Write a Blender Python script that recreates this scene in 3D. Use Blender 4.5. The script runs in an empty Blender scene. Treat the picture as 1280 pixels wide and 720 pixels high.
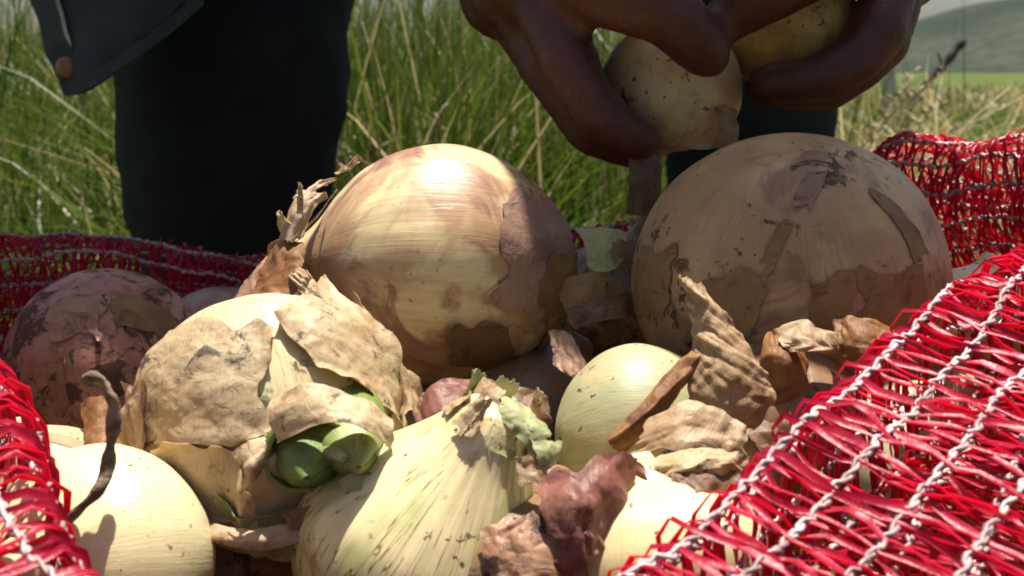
import bpy, math, random
import numpy as np
from mathutils import Vector, Matrix

random.seed(7)
SC = bpy.context.scene
COL = SC.collection

# ------------------------------------------------------------------ camera
FPX = 1545.0                      # focal length in pixels of the 1280 px wide photograph
PITCH = math.atan(270.0 / FPX)    # horizon sits at y = 90
CAM = np.array([0.0, 0.0, 0.50])
cam_d = bpy.data.cameras.new('camera')
cam_d.sensor_width = 36.0
cam_d.lens = 36.0 * FPX / 1280.0
cam_d.clip_start = 0.01
cam_d.clip_end = 6000.0
cam_d.dof.use_dof = True
cam_d.dof.focus_distance = 0.43
cam_d.dof.aperture_fstop = 24.0
cam = bpy.data.objects.new('camera', cam_d)
COL.objects.link(cam)
cam.location = CAM
cam.rotation_euler = (math.pi / 2 - PITCH, 0, 0)
SC.camera = cam

# ------------------------------------------------------------------ sky and sun
SUN_EL, SUN_AZ = math.radians(78), math.radians(12)
world = bpy.data.worlds.new('World')
SC.world = world
world.use_nodes = True
wn = world.node_tree
wn.nodes.clear()
sky = wn.nodes.new('ShaderNodeTexSky')
sky.sky_type = 'NISHITA'
sky.sun_disc = False
sky.sun_elevation = SUN_EL
sky.sun_rotation = SUN_AZ
sky.air_density = 1.0
sky.dust_density = 2.6
sky.ozone_density = 1.0
bg = wn.nodes.new('ShaderNodeBackground')
bg.inputs[1].default_value = 0.055
wo = wn.nodes.new('ShaderNodeOutputWorld')
wn.links.new(sky.outputs[0], bg.inputs[0])
wn.links.new(bg.outputs[0], wo.inputs[0])
sun_d = bpy.data.lights.new('sun', 'SUN')
sun_d.energy = 5.0
sun_d.angle = math.radians(0.5)
sun_d.color = (1.0, 0.95, 0.86)
sun = bpy.data.objects.new('sun', sun_d)
COL.objects.link(sun)
SUNV = Vector((math.sin(SUN_AZ) * math.cos(SUN_EL), math.cos(SUN_AZ) * math.cos(SUN_EL), math.sin(SUN_EL)))
sun.rotation_euler = SUNV.to_track_quat('Z', 'Y').to_euler()
sun.location = SUNV * 20

SC.view_settings.view_transform = 'Standard'
SC.view_settings.look = 'None'
SC.view_settings.gamma = 1.0
SC.view_settings.exposure = 1.05
SC.cycles.pixel_filter_type = 'BLACKMAN_HARRIS'
SC.cycles.filter_width = 1.8
SC.cycles.max_bounces = 8
SC.cycles.transparent_max_bounces = 8

# ------------------------------------------------------------------ small maths
def P(px, py, d):
    """world point seen at photo pixel (px,py) at depth d metres along the view axis"""
    cp, sp = math.cos(PITCH), math.sin(PITCH)
    a = (px - 640.0) / FPX * d
    b = (360.0 - py) / FPX * d
    return CAM + np.array([a, d * cp + b * sp, -d * sp + b * cp])

def _hash(ix, iy, iz, seed):
    h = (ix.astype(np.int64) * 374761393 + iy.astype(np.int64) * 668265263 + iz.astype(np.int64) * 2147483647 + seed * 974634541) & 0xFFFFFFFF
    h = ((h ^ (h >> 13)) * 1274126177) & 0xFFFFFFFF
    h = ((h ^ (h >> 16)) * 2246822519) & 0xFFFFFFFF
    return ((h ^ (h >> 15)) & 0xFFFFFF) / float(0xFFFFFF) * 2 - 1

def vnoise(p, seed=0):
    p = np.asarray(p, float)
    i = np.floor(p).astype(np.int64)
    f = p - i
    f = f * f * f * (f * (f * 6 - 15) + 10)
    r = 0
    for dx in (0, 1):
        wx = f[..., 0] if dx else 1 - f[..., 0]
        for dy in (0, 1):
            wy = f[..., 1] if dy else 1 - f[..., 1]
            for dz in (0, 1):
                wz = f[..., 2] if dz else 1 - f[..., 2]
                r = r + wx * wy * wz * _hash(i[..., 0] + dx, i[..., 1] + dy, i[..., 2] + dz, seed)
    return r

def fbm(p, seed=0, octv=3):
    p = np.asarray(p, float)
    r, a, t = 0, 1.0, 0
    for k in range(octv):
        r = r + a * vnoise(p * (2.03 ** k) + 11.7 * k, seed + k)
        t += a
        a *= 0.5
    return r / t

def facet(x, y, seed=0):
    """random heights on a triangle lattice, joined by flat facets: crumpled paper"""
    i = np.floor(x).astype(np.int64); j = np.floor(y).astype(np.int64)
    f, g = x - i, y - j
    z = np.zeros_like(i)
    h00, h10, h01, h11 = _hash(i, j, z, seed), _hash(i + 1, j, z, seed), _hash(i, j + 1, z, seed), _hash(i + 1, j + 1, z, seed)
    return np.where(f > g, h00 + (h10 - h00) * f + (h11 - h10) * g, h00 + (h01 - h00) * g + (h11 - h01) * f)

def sstep(a, b, x):
    t = np.clip((np.asarray(x, float) - a) / (b - a), 0, 1)
    return t * t * (3 - 2 * t)

def catmull(pts, n, closed=False):
    pts = np.asarray(pts, float)
    m = len(pts)
    if closed:
        t = np.linspace(0, m, n, endpoint=False)
    else:
        t = np.linspace(0, m - 1, n)
    i = np.floor(t).astype(int)
    if not closed:
        i = np.minimum(i, m - 2)
    f = (t - i)[:, None]
    def g(k):
        if closed:
            return pts[k % m]
        return pts[np.clip(k, 0, m - 1)]
    p0, p1, p2, p3 = g(i - 1), g(i), g(i + 1), g(i + 2)
    return 0.5 * (2 * p1 + (p2 - p0) * f + (2 * p0 - 5 * p1 + 4 * p2 - p3) * f * f + (3 * p1 - p0 - 3 * p2 + p3) * f ** 3)

def resample(pts, n):
    seg = np.linalg.norm(np.diff(pts, axis=0), axis=1)
    s = np.concatenate([[0], np.cumsum(seg)])
    q = np.linspace(0, s[-1], n)
    return np.stack([np.interp(q, s, pts[:, k]) for k in range(pts.shape[1])], 1)

# ------------------------------------------------------------------ meshes and objects
def mesh_np(name, v, faces, smooth=True):
    """faces: integer array (n,3) or (n,4), or a list of such arrays"""
    me = bpy.data.meshes.new(name)
    if not isinstance(faces, list):
        faces = [faces]
    faces = [np.asarray(f, np.int32) for f in faces if len(f)]
    v = np.asarray(v, np.float32)
    me.vertices.add(len(v))
    me.vertices.foreach_set('co', v.ravel())
    loops = np.concatenate([f.ravel() for f in faces])
    tot = np.concatenate([np.full(len(f), f.shape[1], np.int32) for f in faces])
    start = np.concatenate([[0], np.cumsum(tot)[:-1]]).astype(np.int32)
    me.loops.add(len(loops))
    me.loops.foreach_set('vertex_index', loops)
    me.polygons.add(len(tot))
    me.polygons.foreach_set('loop_start', start)
    me.polygons.foreach_set('loop_total', tot)
    if smooth:
        me.polygons.foreach_set('use_smooth', np.ones(len(tot), bool))
    me.update(calc_edges=True)
    return me

def vec_attr(me, name, arr):
    a = me.attributes.new(name, 'FLOAT_VECTOR', 'POINT')
    a.data.foreach_set('vector', np.asarray(arr, np.float32).ravel())

def col_attr(me, name, arr):
    a = me.attributes.new(name, 'FLOAT_COLOR', 'POINT')
    arr = np.asarray(arr, np.float32)
    if arr.shape[1] == 3:
        arr = np.concatenate([arr, np.ones((len(arr), 1), np.float32)], 1)
    a.data.foreach_set('color', arr.ravel())

def link(name, me, mat, parent=None):
    o = bpy.data.objects.new(name, me)
    COL.objects.link(o)
    if mat is not None:
        me.materials.append(mat)
    if parent is not None:
        o.parent = parent
    return o

def tag(o, label=None, cat=None, group=None, kind=None):
    if label: o['label'] = label
    if cat: o['category'] = cat
    if group: o['group'] = group
    if kind: o['kind'] = kind
    return o

def empty(name, loc, label, cat, group=None):
    o = bpy.data.objects.new(name, None)
    o.empty_display_size = 0.02
    COL.objects.link(o)
    o.location = [float(c) for c in loc]
    return tag(o, label, cat, group)

def part(name, v, faces, mat, root, mer=None, smooth=True, loc=None):
    """mesh with world coordinates v, stored relative to its root thing"""
    org = np.array(loc if loc is not None else root.location) if root is not None else np.zeros(3)
    me = mesh_np(name, np.asarray(v) - org, faces, smooth)
    if mer is not None:
        vec_attr(me, 'mer', mer)
    return link(name, me, mat, root)

def grid_faces(nu, nv, wrap_u=False):
    i = np.arange(nu if wrap_u else nu - 1)
    j = np.arange(nv - 1)
    I, J = np.meshgrid(i, j, indexing='ij')
    I2 = (I + 1) % nu
    return np.stack([I * nv + J, I2 * nv + J, I2 * nv + J + 1, I * nv + J + 1], -1).reshape(-1, 4)

def tube(path, rad, ns=8, flat=None, cap=True):
    """closed tube round a polyline; rad scalar/array"""
    path = np.asarray(path, float)
    n = len(path)
    rad = np.broadcast_to(np.asarray(rad, float), (n,))
    t = np.gradient(path, axis=0)
    t /= np.linalg.norm(t, axis=1)[:, None] + 1e-12
    up = np.array([0.13, 0.37, 0.92])
    a = np.cross(t, up)
    a /= np.linalg.norm(a, axis=1)[:, None] + 1e-9
    b = np.cross(a, t)
    ang = np.arange(ns) / ns * 2 * np.pi
    v = path[:, None, :] + rad[:, None, None] * (a[:, None, :] * np.cos(ang)[None, :, None] + b[:, None, :] * np.sin(ang)[None, :, None] * (flat or 1.0))
    v = v.reshape(-1, 3)
    I, J = np.meshgrid(np.arange(n - 1), np.arange(ns), indexing='ij')
    J2 = (J + 1) % ns
    f = np.stack([I * ns + J, I * ns + J2, (I + 1) * ns + J2, (I + 1) * ns + J], -1).reshape(-1, 4)
    fs = [f]
    if cap:
        v = np.concatenate([v, path[:1], path[-1:]])
        c0, c1 = n * ns, n * ns + 1
        k = np.arange(ns)
        k2 = (k + 1) % ns
        fs.append(np.concatenate([np.stack([np.full(ns, c0), k2, k], 1), np.stack([np.full(ns, c1), (n - 1) * ns + k, (n - 1) * ns + k2], 1)]))
    return v, fs

# ------------------------------------------------------------------ materials
def new_mat(name):
    m = bpy.data.materials.new(name)
    m.use_nodes = True
    nt = m.node_tree
    nt.nodes.clear()
    out = nt.nodes.new('ShaderNodeOutputMaterial')
    return m, nt, out

class NB:
    def __init__(s, nt):
        s.nt = nt
    def n(s, t, **kw):
        nd = s.nt.nodes.new(t)
        for k, v in kw.items():
            setattr(nd, k, v)
        return nd
    def set(s, sock, v):
        if isinstance(v, bpy.types.NodeSocket):
            s.nt.links.new(v, sock)
        elif isinstance(v, (tuple, list)) and len(v) == 3 and sock.type == 'RGBA':
            sock.default_value = (*v, 1)
        else:
            sock.default_value = v
    def mapping(s, vec, scale=(1, 1, 1), loc=(0, 0, 0)):
        m = s.n('ShaderNodeMapping')
        s.set(m.inputs[0], vec)
        m.inputs['Scale'].default_value = scale
        m.inputs['Location'].default_value = loc
        return m.outputs[0]
    def noise(s, vec, scale, detail=3.0, rough=0.55, dist=0.0):
        m = s.n('ShaderNodeTexNoise')
        s.set(m.inputs['Vector'], vec)
        m.inputs['Scale'].default_value = scale
        m.inputs['Detail'].default_value = detail
        m.inputs['Roughness'].default_value = rough
        m.inputs['Distortion'].default_value = dist
        return m.outputs[0]
    def ramp(s, fac, a, b):
        m = s.n('ShaderNodeMapRange', interpolation_type='SMOOTHSTEP')
        s.set(m.inputs[0], fac)
        m.inputs[1].default_value = a
        m.inputs[2].default_value = b
        return m.outputs[0]
    def math(s, op, a, b=0.0):
        m = s.n('ShaderNodeMath', operation=op)
        s.set(m.inputs[0], a)
        s.set(m.inputs[1], b)
        return m.outputs[0]
    def mix(s, fac, a, b, mode='MIX'):
        m = s.n('ShaderNodeMix', data_type='RGBA', blend_type=mode)
        s.set(m.inputs[0], fac)
        s.set(m.inputs[6], a)
        s.set(m.inputs[7], b)
        return m.outputs[2]
    def bump(s, h, strength, dist):
        m = s.n('ShaderNodeBump')
        s.set(m.inputs['Height'], h)
        m.inputs['Strength'].default_value = strength
        m.inputs['Distance'].default_value = dist
        return m.outputs[0]

def principled(b, out, col, rough=0.5, normal=None, spec=0.5, transl=None, tcol=None, sss=0.0, sss_r=(0.01, 0.006, 0.003)):
    p = b.n('ShaderNodeBsdfPrincipled')
    b.set(p.inputs['Base Color'], col)
    b.set(p.inputs['Roughness'], rough)
    p.inputs['Specular IOR Level'].default_value = spec
    if sss:
        p.inputs['Subsurface Weight'].default_value = sss
        p.inputs['Subsurface Radius'].default_value = sss_r
        p.inputs['Subsurface Scale'].default_value = 1.0
    if normal is not None:
        b.set(p.inputs['Normal'], normal)
    sh = p.outputs[0]
    if transl:
        t = b.n('ShaderNodeBsdfTranslucent')
        b.set(t.inputs[0], tcol if tcol is not None else col)
        m = b.n('ShaderNodeMixShader')
        m.inputs[0].default_value = transl
        b.nt.links.new(sh, m.inputs[1])
        b.nt.links.new(t.outputs[0], m.inputs[2])
        sh = m.outputs[0]
    b.nt.links.new(sh, out.inputs[0])
    return p

def mat_onion(name, flesh, skin, blotch, skin_t=(0.45, 0.62), blotch_t=(0.55, 0.68), dirt_t=(0.60, 0.66), dirt=(0.035, 0.022, 0.013), streak=0.35, rough=0.36, seed=0.0, green=None, vs=9.0, vw=0.018):
    m, nt, out = new_mat(name)
    b = NB(nt)
    obj = b.n('ShaderNodeTexCoord').outputs['Object']
    mer = b.n('ShaderNodeAttribute', attribute_name='mer').outputs['Vector']
    o = b.mapping(obj, loc=(seed, seed * 1.7, -seed))
    big = b.noise(o, 26, 4, 0.6, 0.6)
    c = b.mix(b.ramp(big, *skin_t), flesh, skin)
    bl = b.noise(b.mapping(o, loc=(3.1, 1.2, 7.7)), 30, 6, 0.62, 1.0)
    c = b.mix(b.ramp(bl, *blotch_t), c, blotch)
    # meridional tint bands
    band = b.noise(b.mapping(mer, scale=(3.2, 3.2, 0.5), loc=(seed, 0, 0)), 2.2, 3, 0.6)
    c = b.mix(b.math('MULTIPLY', b.ramp(band, 0.42, 0.75), 0.5), c, skin)
    if green:
        g = b.noise(b.mapping(mer, scale=(1.4, 1.4, 1.0), loc=(seed * 2, 3, 0)), 1.6, 2)
        c = b.mix(b.math('MULTIPLY', b.ramp(g, 0.48, 0.66), 0.8), c, green)
    # veins that run from root to neck
    vein = b.noise(b.mapping(mer, scale=(vs, vs, 0.35), loc=(0, seed, 0)), 2.4, 3, 0.5)
    vl = b.ramp(b.math('ABSOLUTE', b.math('SUBTRACT', vein, 0.5)), vw, 0.0)
    c = b.mix(b.math('MULTIPLY', vl, streak), c, (skin[0] * 0.35, skin[1] * 0.28, skin[2] * 0.2))
    fine = b.noise(b.mapping(mer, scale=(17, 17, 0.9)), 2.2, 5, 0.65)
    c = b.mix(b.math('MULTIPLY', b.ramp(fine, 0.62, 0.35), 0.22), c, (1, 1, 0.96), 'SCREEN') if False else b.mix(b.math('MULTIPLY', b.ramp(fine, 0.5, 0.72), 0.16), c, (skin[0] * 0.7, skin[1] * 0.62, skin[2] * 0.5))
    # soil smears and specks
    d1 = b.noise(b.mapping(o, loc=(9.2, 4.4, 1.1)), 70, 9, 0.72, 0.8)
    d0 = b.noise(b.mapping(o, loc=(1.2, 8.4, 2.1)), 22, 3, 0.5)
    dm = b.ramp(b.math('ADD', b.math('MULTIPLY', d1, 0.75), b.math('MULTIPLY', d0, 0.35)), *dirt_t)
    c = b.mix(b.math('MULTIPLY', dm, 0.85), c, dirt)
    sp = b.noise(o, 330, 2, 0.5)
    sm = b.math('MULTIPLY', b.ramp(sp, 0.655, 0.70), b.ramp(d0, 0.42, 0.6))
    c = b.mix(b.math('MULTIPLY', sm, 0.9), c, dirt)
    h = b.math('ADD', b.math('MULTIPLY', fine, 0.5), b.math('ADD', b.math('MULTIPLY', vl, -0.5), b.math('ADD', b.math('MULTIPLY', dm, 0.8), b.math('MULTIPLY', d1, 0.5))))
    rg = b.math('ADD', b.math('MULTIPLY', dm, 0.4), b.math('ADD', b.math('MULTIPLY', big, 0.25), rough - 0.1))
    principled(b, out, c, rg, b.bump(h, 0.22, 0.0012), 0.4, sss=0.12)
    return m

def mat_paper(name, c1, c2, c3, rough=0.45, transl=0.3, dirt_t=(0.62, 0.70), seed=0.0, vein=0.4, bumps=0.4):
    m, nt, out = new_mat(name)
    b = NB(nt)
    obj = b.n('ShaderNodeTexCoord').outputs['Object']
    mer = b.n('ShaderNodeAttribute', attribute_name='mer').outputs['Vector']
    o = b.mapping(obj, loc=(seed, -seed, seed * 2))
    a = b.noise(o, 45, 5, 0.62, 0.8)
    c = b.mix(b.ramp(a, 0.38, 0.62), c1, c2)
    a2 = b.noise(b.mapping(o, loc=(5, 2, 8)), 80, 6, 0.66, 1.0)
    c = b.mix(b.ramp(a2, 0.52, 0.68), c, c3)
    vn = b.noise(b.mapping(mer, scale=(14, 14, 0.7)), 2.2, 5, 0.65)
    vl = b.ramp(b.math('ABSOLUTE', b.math('SUBTRACT', vn, 0.5)), 0.02, 0.0)
    c = b.mix(b.math('MULTIPLY', vl, vein), c, (c3[0] * 0.5, c3[1] * 0.45, c3[2] * 0.4))
    d1 = b.noise(b.mapping(o, loc=(2, 9, 4)), 85, 9, 0.72, 0.6)
    dm = b.ramp(d1, *dirt_t)
    c = b.mix(b.math('MULTIPLY', dm, 0.85), c, (0.035, 0.024, 0.015))
    wr = b.noise(b.mapping(o, loc=(7, 7, 1)), 170, 4, 0.55, 1.5)
    h = b.math('ADD', b.math('MULTIPLY', vn, 0.5), b.math('ADD', wr, b.math('MULTIPLY', dm, 0.4)))
    principled(b, out, c, b.math('ADD', b.math('MULTIPLY', a2, 0.3), rough - 0.12), b.bump(h, bumps, 0.0015), 0.4, transl=transl)
    return m

def mat_simple(name, c1, c2, scale=30, rough=0.6, bumps=0.3, bdist=0.001, spec=0.4, transl=None, detail=5, lo=0.4, hi=0.62, stretch=(1, 1, 1)):
    m, nt, out = new_mat(name)
    b = NB(nt)
    obj = b.mapping(b.n('ShaderNodeTexCoord').outputs['Object'], scale=stretch)
    a = b.noise(obj, scale, detail, 0.6, 0.3)
    c = b.mix(b.ramp(a, lo, hi), c1, c2)
    f = b.noise(obj, scale * 6, 4, 0.6)
    principled(b, out, c, rough, b.bump(b.math('ADD', a, f), bumps, bdist), spec, transl=transl)
    return m

def mat_fabric(name, c1, c2, weave=900.0, rough=0.85):
    m, nt, out = new_mat(name)
    b = NB(nt)
    obj = b.n('ShaderNodeTexCoord').outputs['Object']
    a = b.noise(obj, 14, 5, 0.6, 0.3)
    c = b.mix(b.ramp(a, 0.38, 0.65), c1, c2)
    f = b.noise(b.mapping(obj, scale=(1, 1, 0.35)), weave, 2, 0.5)
    c = b.mix(b.math('MULTIPLY', f, 0.35), c, (c2[0] * 1.6, c2[1] * 1.6, c2[2] * 1.6))
    principled(b, out, c, rough, b.bump(b.math('ADD', f, b.math('MULTIPLY', a, 2.0)), 0.4, 0.001), 0.2)
    return m

def mat_blade(name, rough=0.45, transl=0.4):
    m, nt, out = new_mat(name)
    b = NB(nt)
    col = b.n('ShaderNodeAttribute', attribute_name='col').outputs['Color']
    principled(b, out, col, rough, None, 0.3, transl=transl)
    return m

def mat_ground():
    m, nt, out = new_mat('grass_ground')
    b = NB(nt)
    obj = b.n('ShaderNodeTexCoord').outputs['Object']
    a = b.noise(obj, 0.9, 6, 0.6)
    c = b.mix(b.ramp(a, 0.35, 0.65), (0.05, 0.085, 0.014), (0.085, 0.115, 0.022))
    f = b.noise(obj, 24, 6, 0.7)
    c = b.mix(b.math('MULTIPLY', b.ramp(f, 0.4, 0.62), 0.6), c, (0.035, 0.04, 0.012))
    far = b.noise(b.mapping(obj, scale=(0.05, 0.2, 1)), 0.8, 5, 0.6)
    c = b.mix(b.math('MULTIPLY', b.ramp(far, 0.5, 0.7), 0.4), c, (0.12, 0.12, 0.04))
    principled(b, out, c, 0.9, b.bump(f, 0.7, 0.03), 0.15)
    return m

def mat_hill():
    m, nt, out = new_mat('hill_scrub')
    b = NB(nt)
    obj = b.n('ShaderNodeTexCoord').outputs['Object']
    a = b.noise(obj, 0.012, 8, 0.68)
    c = b.mix(b.ramp(a, 0.4, 0.62), (0.028, 0.037, 0.028), (0.050, 0.058, 0.044))
    f = b.noise(obj, 0.12, 6, 0.7)
    c = b.mix(b.math('MULTIPLY', b.ramp(f, 0.45, 0.62), 0.6), c, (0.024, 0.032, 0.026))
    principled(b, out, c, 0.95, None, 0.05)
    return m

def mat_skin():
    m, nt, out = new_mat('weathered_skin')
    b = NB(nt)
    obj = b.n('ShaderNodeTexCoord').outputs['Object']
    a = b.noise(obj, 26, 6, 0.6, 0.4)
    c = b.mix(b.ramp(a, 0.35, 0.65), (0.064, 0.016, 0.010), (0.105, 0.030, 0.019))
    f = b.noise(b.mapping(obj, scale=(1, 1, 1)), 260, 5, 0.65, 0.5)
    c = b.mix(b.math('MULTIPLY', b.ramp(f, 0.45, 0.62), 0.35), c, (0.03, 0.011, 0.008))
    v = b.n('ShaderNodeTexVoronoi', feature='DISTANCE_TO_EDGE')
    b.set(v.inputs['Vector'], obj)
    v.inputs['Scale'].default_value = 420
    h = b.math('ADD', b.math('MULTIPLY', v.outputs[0], 0.5), f)
    principled(b, out, c, 0.5, b.bump(h, 0.5, 0.0009), 0.4, sss=0.08, sss_r=(0.006, 0.002, 0.001))
    return m

def mat_tape():
    m, nt, out = new_mat('red_plastic_tape')
    b = NB(nt)
    obj = b.n('ShaderNodeTexCoord').outputs['Object']
    a = b.noise(obj, 60, 4, 0.6)
    c = b.mix(b.ramp(a, 0.35, 0.65), (0.40, 0.006, 0.036), (0.52, 0.014, 0.060))
    d = b.noise(obj, 380, 4, 0.6)
    c = b.mix(b.math('MULTIPLY', b.ramp(d, 0.62, 0.72), 0.4), c, (0.16, 0.05, 0.04))
    principled(b, out, c, 0.38, b.bump(d, 0.4, 0.0008), 0.5, transl=0.5, tcol=(0.80, 0.010, 0.06))
    return m

def mat_yarn():
    m, nt, out = new_mat('dusty_white_yarn')
    b = NB(nt)
    obj = b.n('ShaderNodeTexCoord').outputs['Object']
    a = b.noise(obj, 120, 5, 0.65)
    c = b.mix(b.ramp(a, 0.35, 0.65), (0.72, 0.61, 0.58), (0.50, 0.39, 0.38))
    d = b.noise(obj, 38, 4, 0.6)
    c = b.mix(b.math('MULTIPLY', b.ramp(d, 0.42, 0.62), 0.7), c, (0.24, 0.12, 0.12))
    principled(b, out, c, 0.45, b.bump(a, 0.3, 0.0006), 0.45, transl=0.2)
    return m

# ------------------------------------------------------------------ ground, field, hill
BANK = lambda x, y: 0.42 * sstep(1.7, 5.5, y) * sstep(1.5, 0.1, x - 0.05 * y) * sstep(60, 12, y)
def ground_z(x, y):
    x = np.asarray(x, float); y = np.asarray(y, float)
    q = np.stack([x * 1.1, y * 1.1, 0 * x], -1)
    return BANK(x, y) + 0.03 * fbm(q, 5, 3) * sstep(1.0, 2.0, np.hypot(x, y - 0.45)) * sstep(80, 20, np.hypot(x, y))

def geo_axis(lo, hi, near, n):
    s = np.linspace(-1, 1, n)
    k = 9.0
    c = np.sinh(s * k) / np.sinh(k)
    return np.where(c < 0, -c * lo, c * hi) + near * s
gx = geo_axis(-2500, 2500, 6, 141)
gy = geo_axis(-600, 3000, 8, 161) + 1.0
GX, GY = np.meshgrid(gx, gy, indexing='ij')
GZ = ground_z(GX, GY)
ground = link('ground', mesh_np('ground', np.stack([GX, GY, GZ], -1).reshape(-1, 3), grid_faces(141, 161)), mat_ground())
tag(ground, 'grassy field running out to the hills', kind='structure')

# hill ridge about 800 m away
hx = np.linspace(-900, 1300, 150)
hy = np.linspace(0, 1, 40)
ridge_px = [(-1700, 70), (0, 74), (700, 62), (1000, 50), (1100, 38), (1160, 20), (1200, 8), (1240, 0), (1290, 4), (1400, -14), (1700, 6), (2600, 40)]
rd = 800.0
rx = np.array([(p[0] - 640) / FPX * rd for p in ridge_px])
rz = np.array([(90 - p[1]) / FPX * rd for p in ridge_px])
HX, HY = np.meshgrid(hx, hy, indexing='ij')
prof = np.sin(np.pi * HY) ** 0.8 * (1 - 0.25 * (HY > 0.5) * (HY - 0.5))
HZ = np.interp(HX, rx, rz) * prof + 3.0 * fbm(np.stack([HX / 60, HY * 9, 0 * HX], -1), 3, 4) * prof - 1.0
hill = link('hill', mesh_np('hill', np.stack([HX, 560 + 480 * HY, HZ], -1).reshape(-1, 3), grid_faces(150, 40)), mat_hill())
tag(hill, 'scrub-covered grey green hill on the horizon', kind='structure')

# ------------------------------------------------------------------ grass
def blades(n, xs, ys, hmin, hmax, w, lean, cols, seed, zf=ground_z, upright=None):
    rng = np.random.default_rng(seed)
    x, y = xs, ys
    h = hmin + (hmax - hmin) * rng.random(n) ** 1.4
    th = rng.random(n) * 2 * np.pi
    L = lean[0] + (lean[1] - lean[0]) * rng.random(n) ** 1.2
    ww = w[0] + (w[1] - w[0]) * rng.random(n)
    z = zf(x, y) - 0.01
    dirv = np.stack([np.cos(th), np.sin(th)], 1)
    fa = th + np.pi / 2 + rng.normal(0, 0.5, n)
    side = np.stack([np.cos(fa), np.sin(fa)], 1)
    ts = np.array([0, 0.3, 0.58, 0.82, 1.0])
    V = np.zeros((n, 9, 3))
    k = 0
    kink = rng.normal(0, 0.012, (n, 5, 2))
    for li, t in enumerate(ts):
        c = np.zeros((n, 3))
        c[:, :2] = np.stack([x, y], 1) + dirv * (L * h * t ** 1.9)[:, None] + kink[:, li] * h[:, None] * t
        c[:, 2] = z + h * (t - 0.42 * np.minimum(L, 1.6) * t ** 2.3)
        if t < 1:
            hw = (ww * 0.5 * (1 - t ** 2.2) * (0.75 + 0.5 * min(t * 3, 1)))[:, None]
            V[:, k] = c; V[:, k, :2] += side * hw
            V[:, k + 1] = c; V[:, k + 1, :2] -= side * hw
            k += 2
        else:
            V[:, k] = c
    base = (np.arange(n) * 9)[:, None]
    tri = []
    for a in (0, 2, 4):
        tri += [[a, a + 1, a + 3], [a, a + 3, a + 2]]
    tri += [[6, 7, 8]]
    F = (base[:, None, :] * 0 + base[:, :, None] + np.array(tri)[None]).reshape(-1, 3)
    cols = np.asarray(cols)
    ci = rng.integers(0, len(cols), n)
    cc = cols[ci] * (0.7 + 0.6 * rng.random((n, 1)))
    tipc = np.clip(cc * np.array([1.25, 1.12, 1.0]), 0, 1)
    C = np.zeros((n, 9, 3))
    for i in range(9):
        tt = ts[i // 2]
        C[:, i] = cc * (1 - tt) + tipc * tt
    return V.reshape(-1, 3), F, C.reshape(-1, 3)

def merge(lst):
    off, vs, fs, cs = 0, [], [], []
    for v, f, c in lst:
        vs.append(v); fs.append(f + off); cs.append(c)
        off += len(v)
    return np.concatenate(vs), np.concatenate(fs), np.concatenate(cs)

def sector(n, y0, y1, a0, a1, rng, pw=1.0):
    y = y0 + (y1 - y0) * rng.random(n) ** pw
    a = a0 + (a1 - a0) * rng.random(n)
    return a * y, y

M_blade = mat_blade('grass_blade', 0.36, 0.42)
GREEN = np.array([[0.060, 0.108, 0.010], [0.044, 0.086, 0.008], [0.082, 0.128, 0.014], [0.034, 0.066, 0.008], [0.072, 0.100, 0.013]])
STRAW = np.array([[0.36, 0.29, 0.14], [0.42, 0.35, 0.19], [0.25, 0.19, 0.085], [0.30, 0.26, 0.12]])
MIX = np.concatenate([GREEN, GREEN, GREEN * .8, GREEN, STRAW[:2] * .8])
rng = np.random.default_rng(3)
def clumpy(x, y, rng, seed, sc=2.2, thr=-0.1):
    nz = fbm(np.stack([x * sc, y * sc, 0 * x], -1), seed, 2)
    return nz > thr + 0.25 * rng.standard_normal(len(x))

gl = []
x, y = sector(60000, 1.42, 6.0, -0.62, 0.24, rng, 1.25)
keep = clumpy(x, y, rng, 21)
x, y = x[keep], y[keep]
gl.append(blades(len(x), x, y, 0.14, 0.46, (0.0025, 0.006), (0.2, 1.7), MIX, 31))
x, y = sector(26000, 1.5, 4.2, -0.62, 0.22, rng)
gl.append(blades(len(x), x, y, 0.06, 0.22, (0.003, 0.006), (0.4, 1.6), GREEN, 32))
# tall tussock behind the middle of the sack
for (cx, cy, sp, n, h0, h1) in [(-0.16, 1.75, 0.10, 1500, 0.35, 0.62), (-0.02, 2.1, 0.16, 1800, 0.4, 0.75), (-0.28, 2.2, 0.16, 1500, 0.4, 0.8), (-1.0, 2.3, 0.25, 2200, 0.35, 0.7), (-0.75, 1.8, 0.15, 1400, 0.25, 0.5), (0.15, 2.6, 0.2, 1800, 0.35, 0.65), (-1.3, 3.2, 0.4, 2500, 0.4, 0.8), (-0.3, 3.2, 0.4, 3500, 0.4, 0.85), (0.3, 3.6, 0.35, 2500, 0.35, 0.75)]:
    x = rng.normal(cx, sp, n); y = rng.normal(cy, sp, n)
    gl.append(blades(n, x, y, h0, h1, (0.003, 0.0065), (0.05, 1.1), MIX, 40 + n))
# drooping mat of bright grass right of the tussock
x = rng.normal(0.12, 0.16, 5200); y = rng.normal(1.72, 0.16, 5200)
gl.append(blades(5200, x, y, 0.18, 0.42, (0.0025, 0.005), (0.8, 1.9), GREEN * 1.25, 61))
# round the sack and the feet
x = rng.uniform(-1.3, 1.3, 16000); y = rng.uniform(-0.2, 1.7, 16000)
k = np.hypot(x, (y - 0.45) * 1.05) > 0.52
x, y = x[k], y[k]
k = (y > 0.75) | (np.abs(x) > 0.62)
x, y = x[k], y[k]
gl.append(blades(len(x), x, y, 0.05, 0.16, (0.003, 0.006), (0.3, 1.4), GREEN, 62))
v, f, c = merge(gl)
me = mesh_np('meadow_grass', v, f)
col_attr(me, 'col', c)
tag(link('meadow_grass', me, M_blade), 'tall green meadow grass growing behind the sack', 'grass', kind='stuff')

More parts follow.
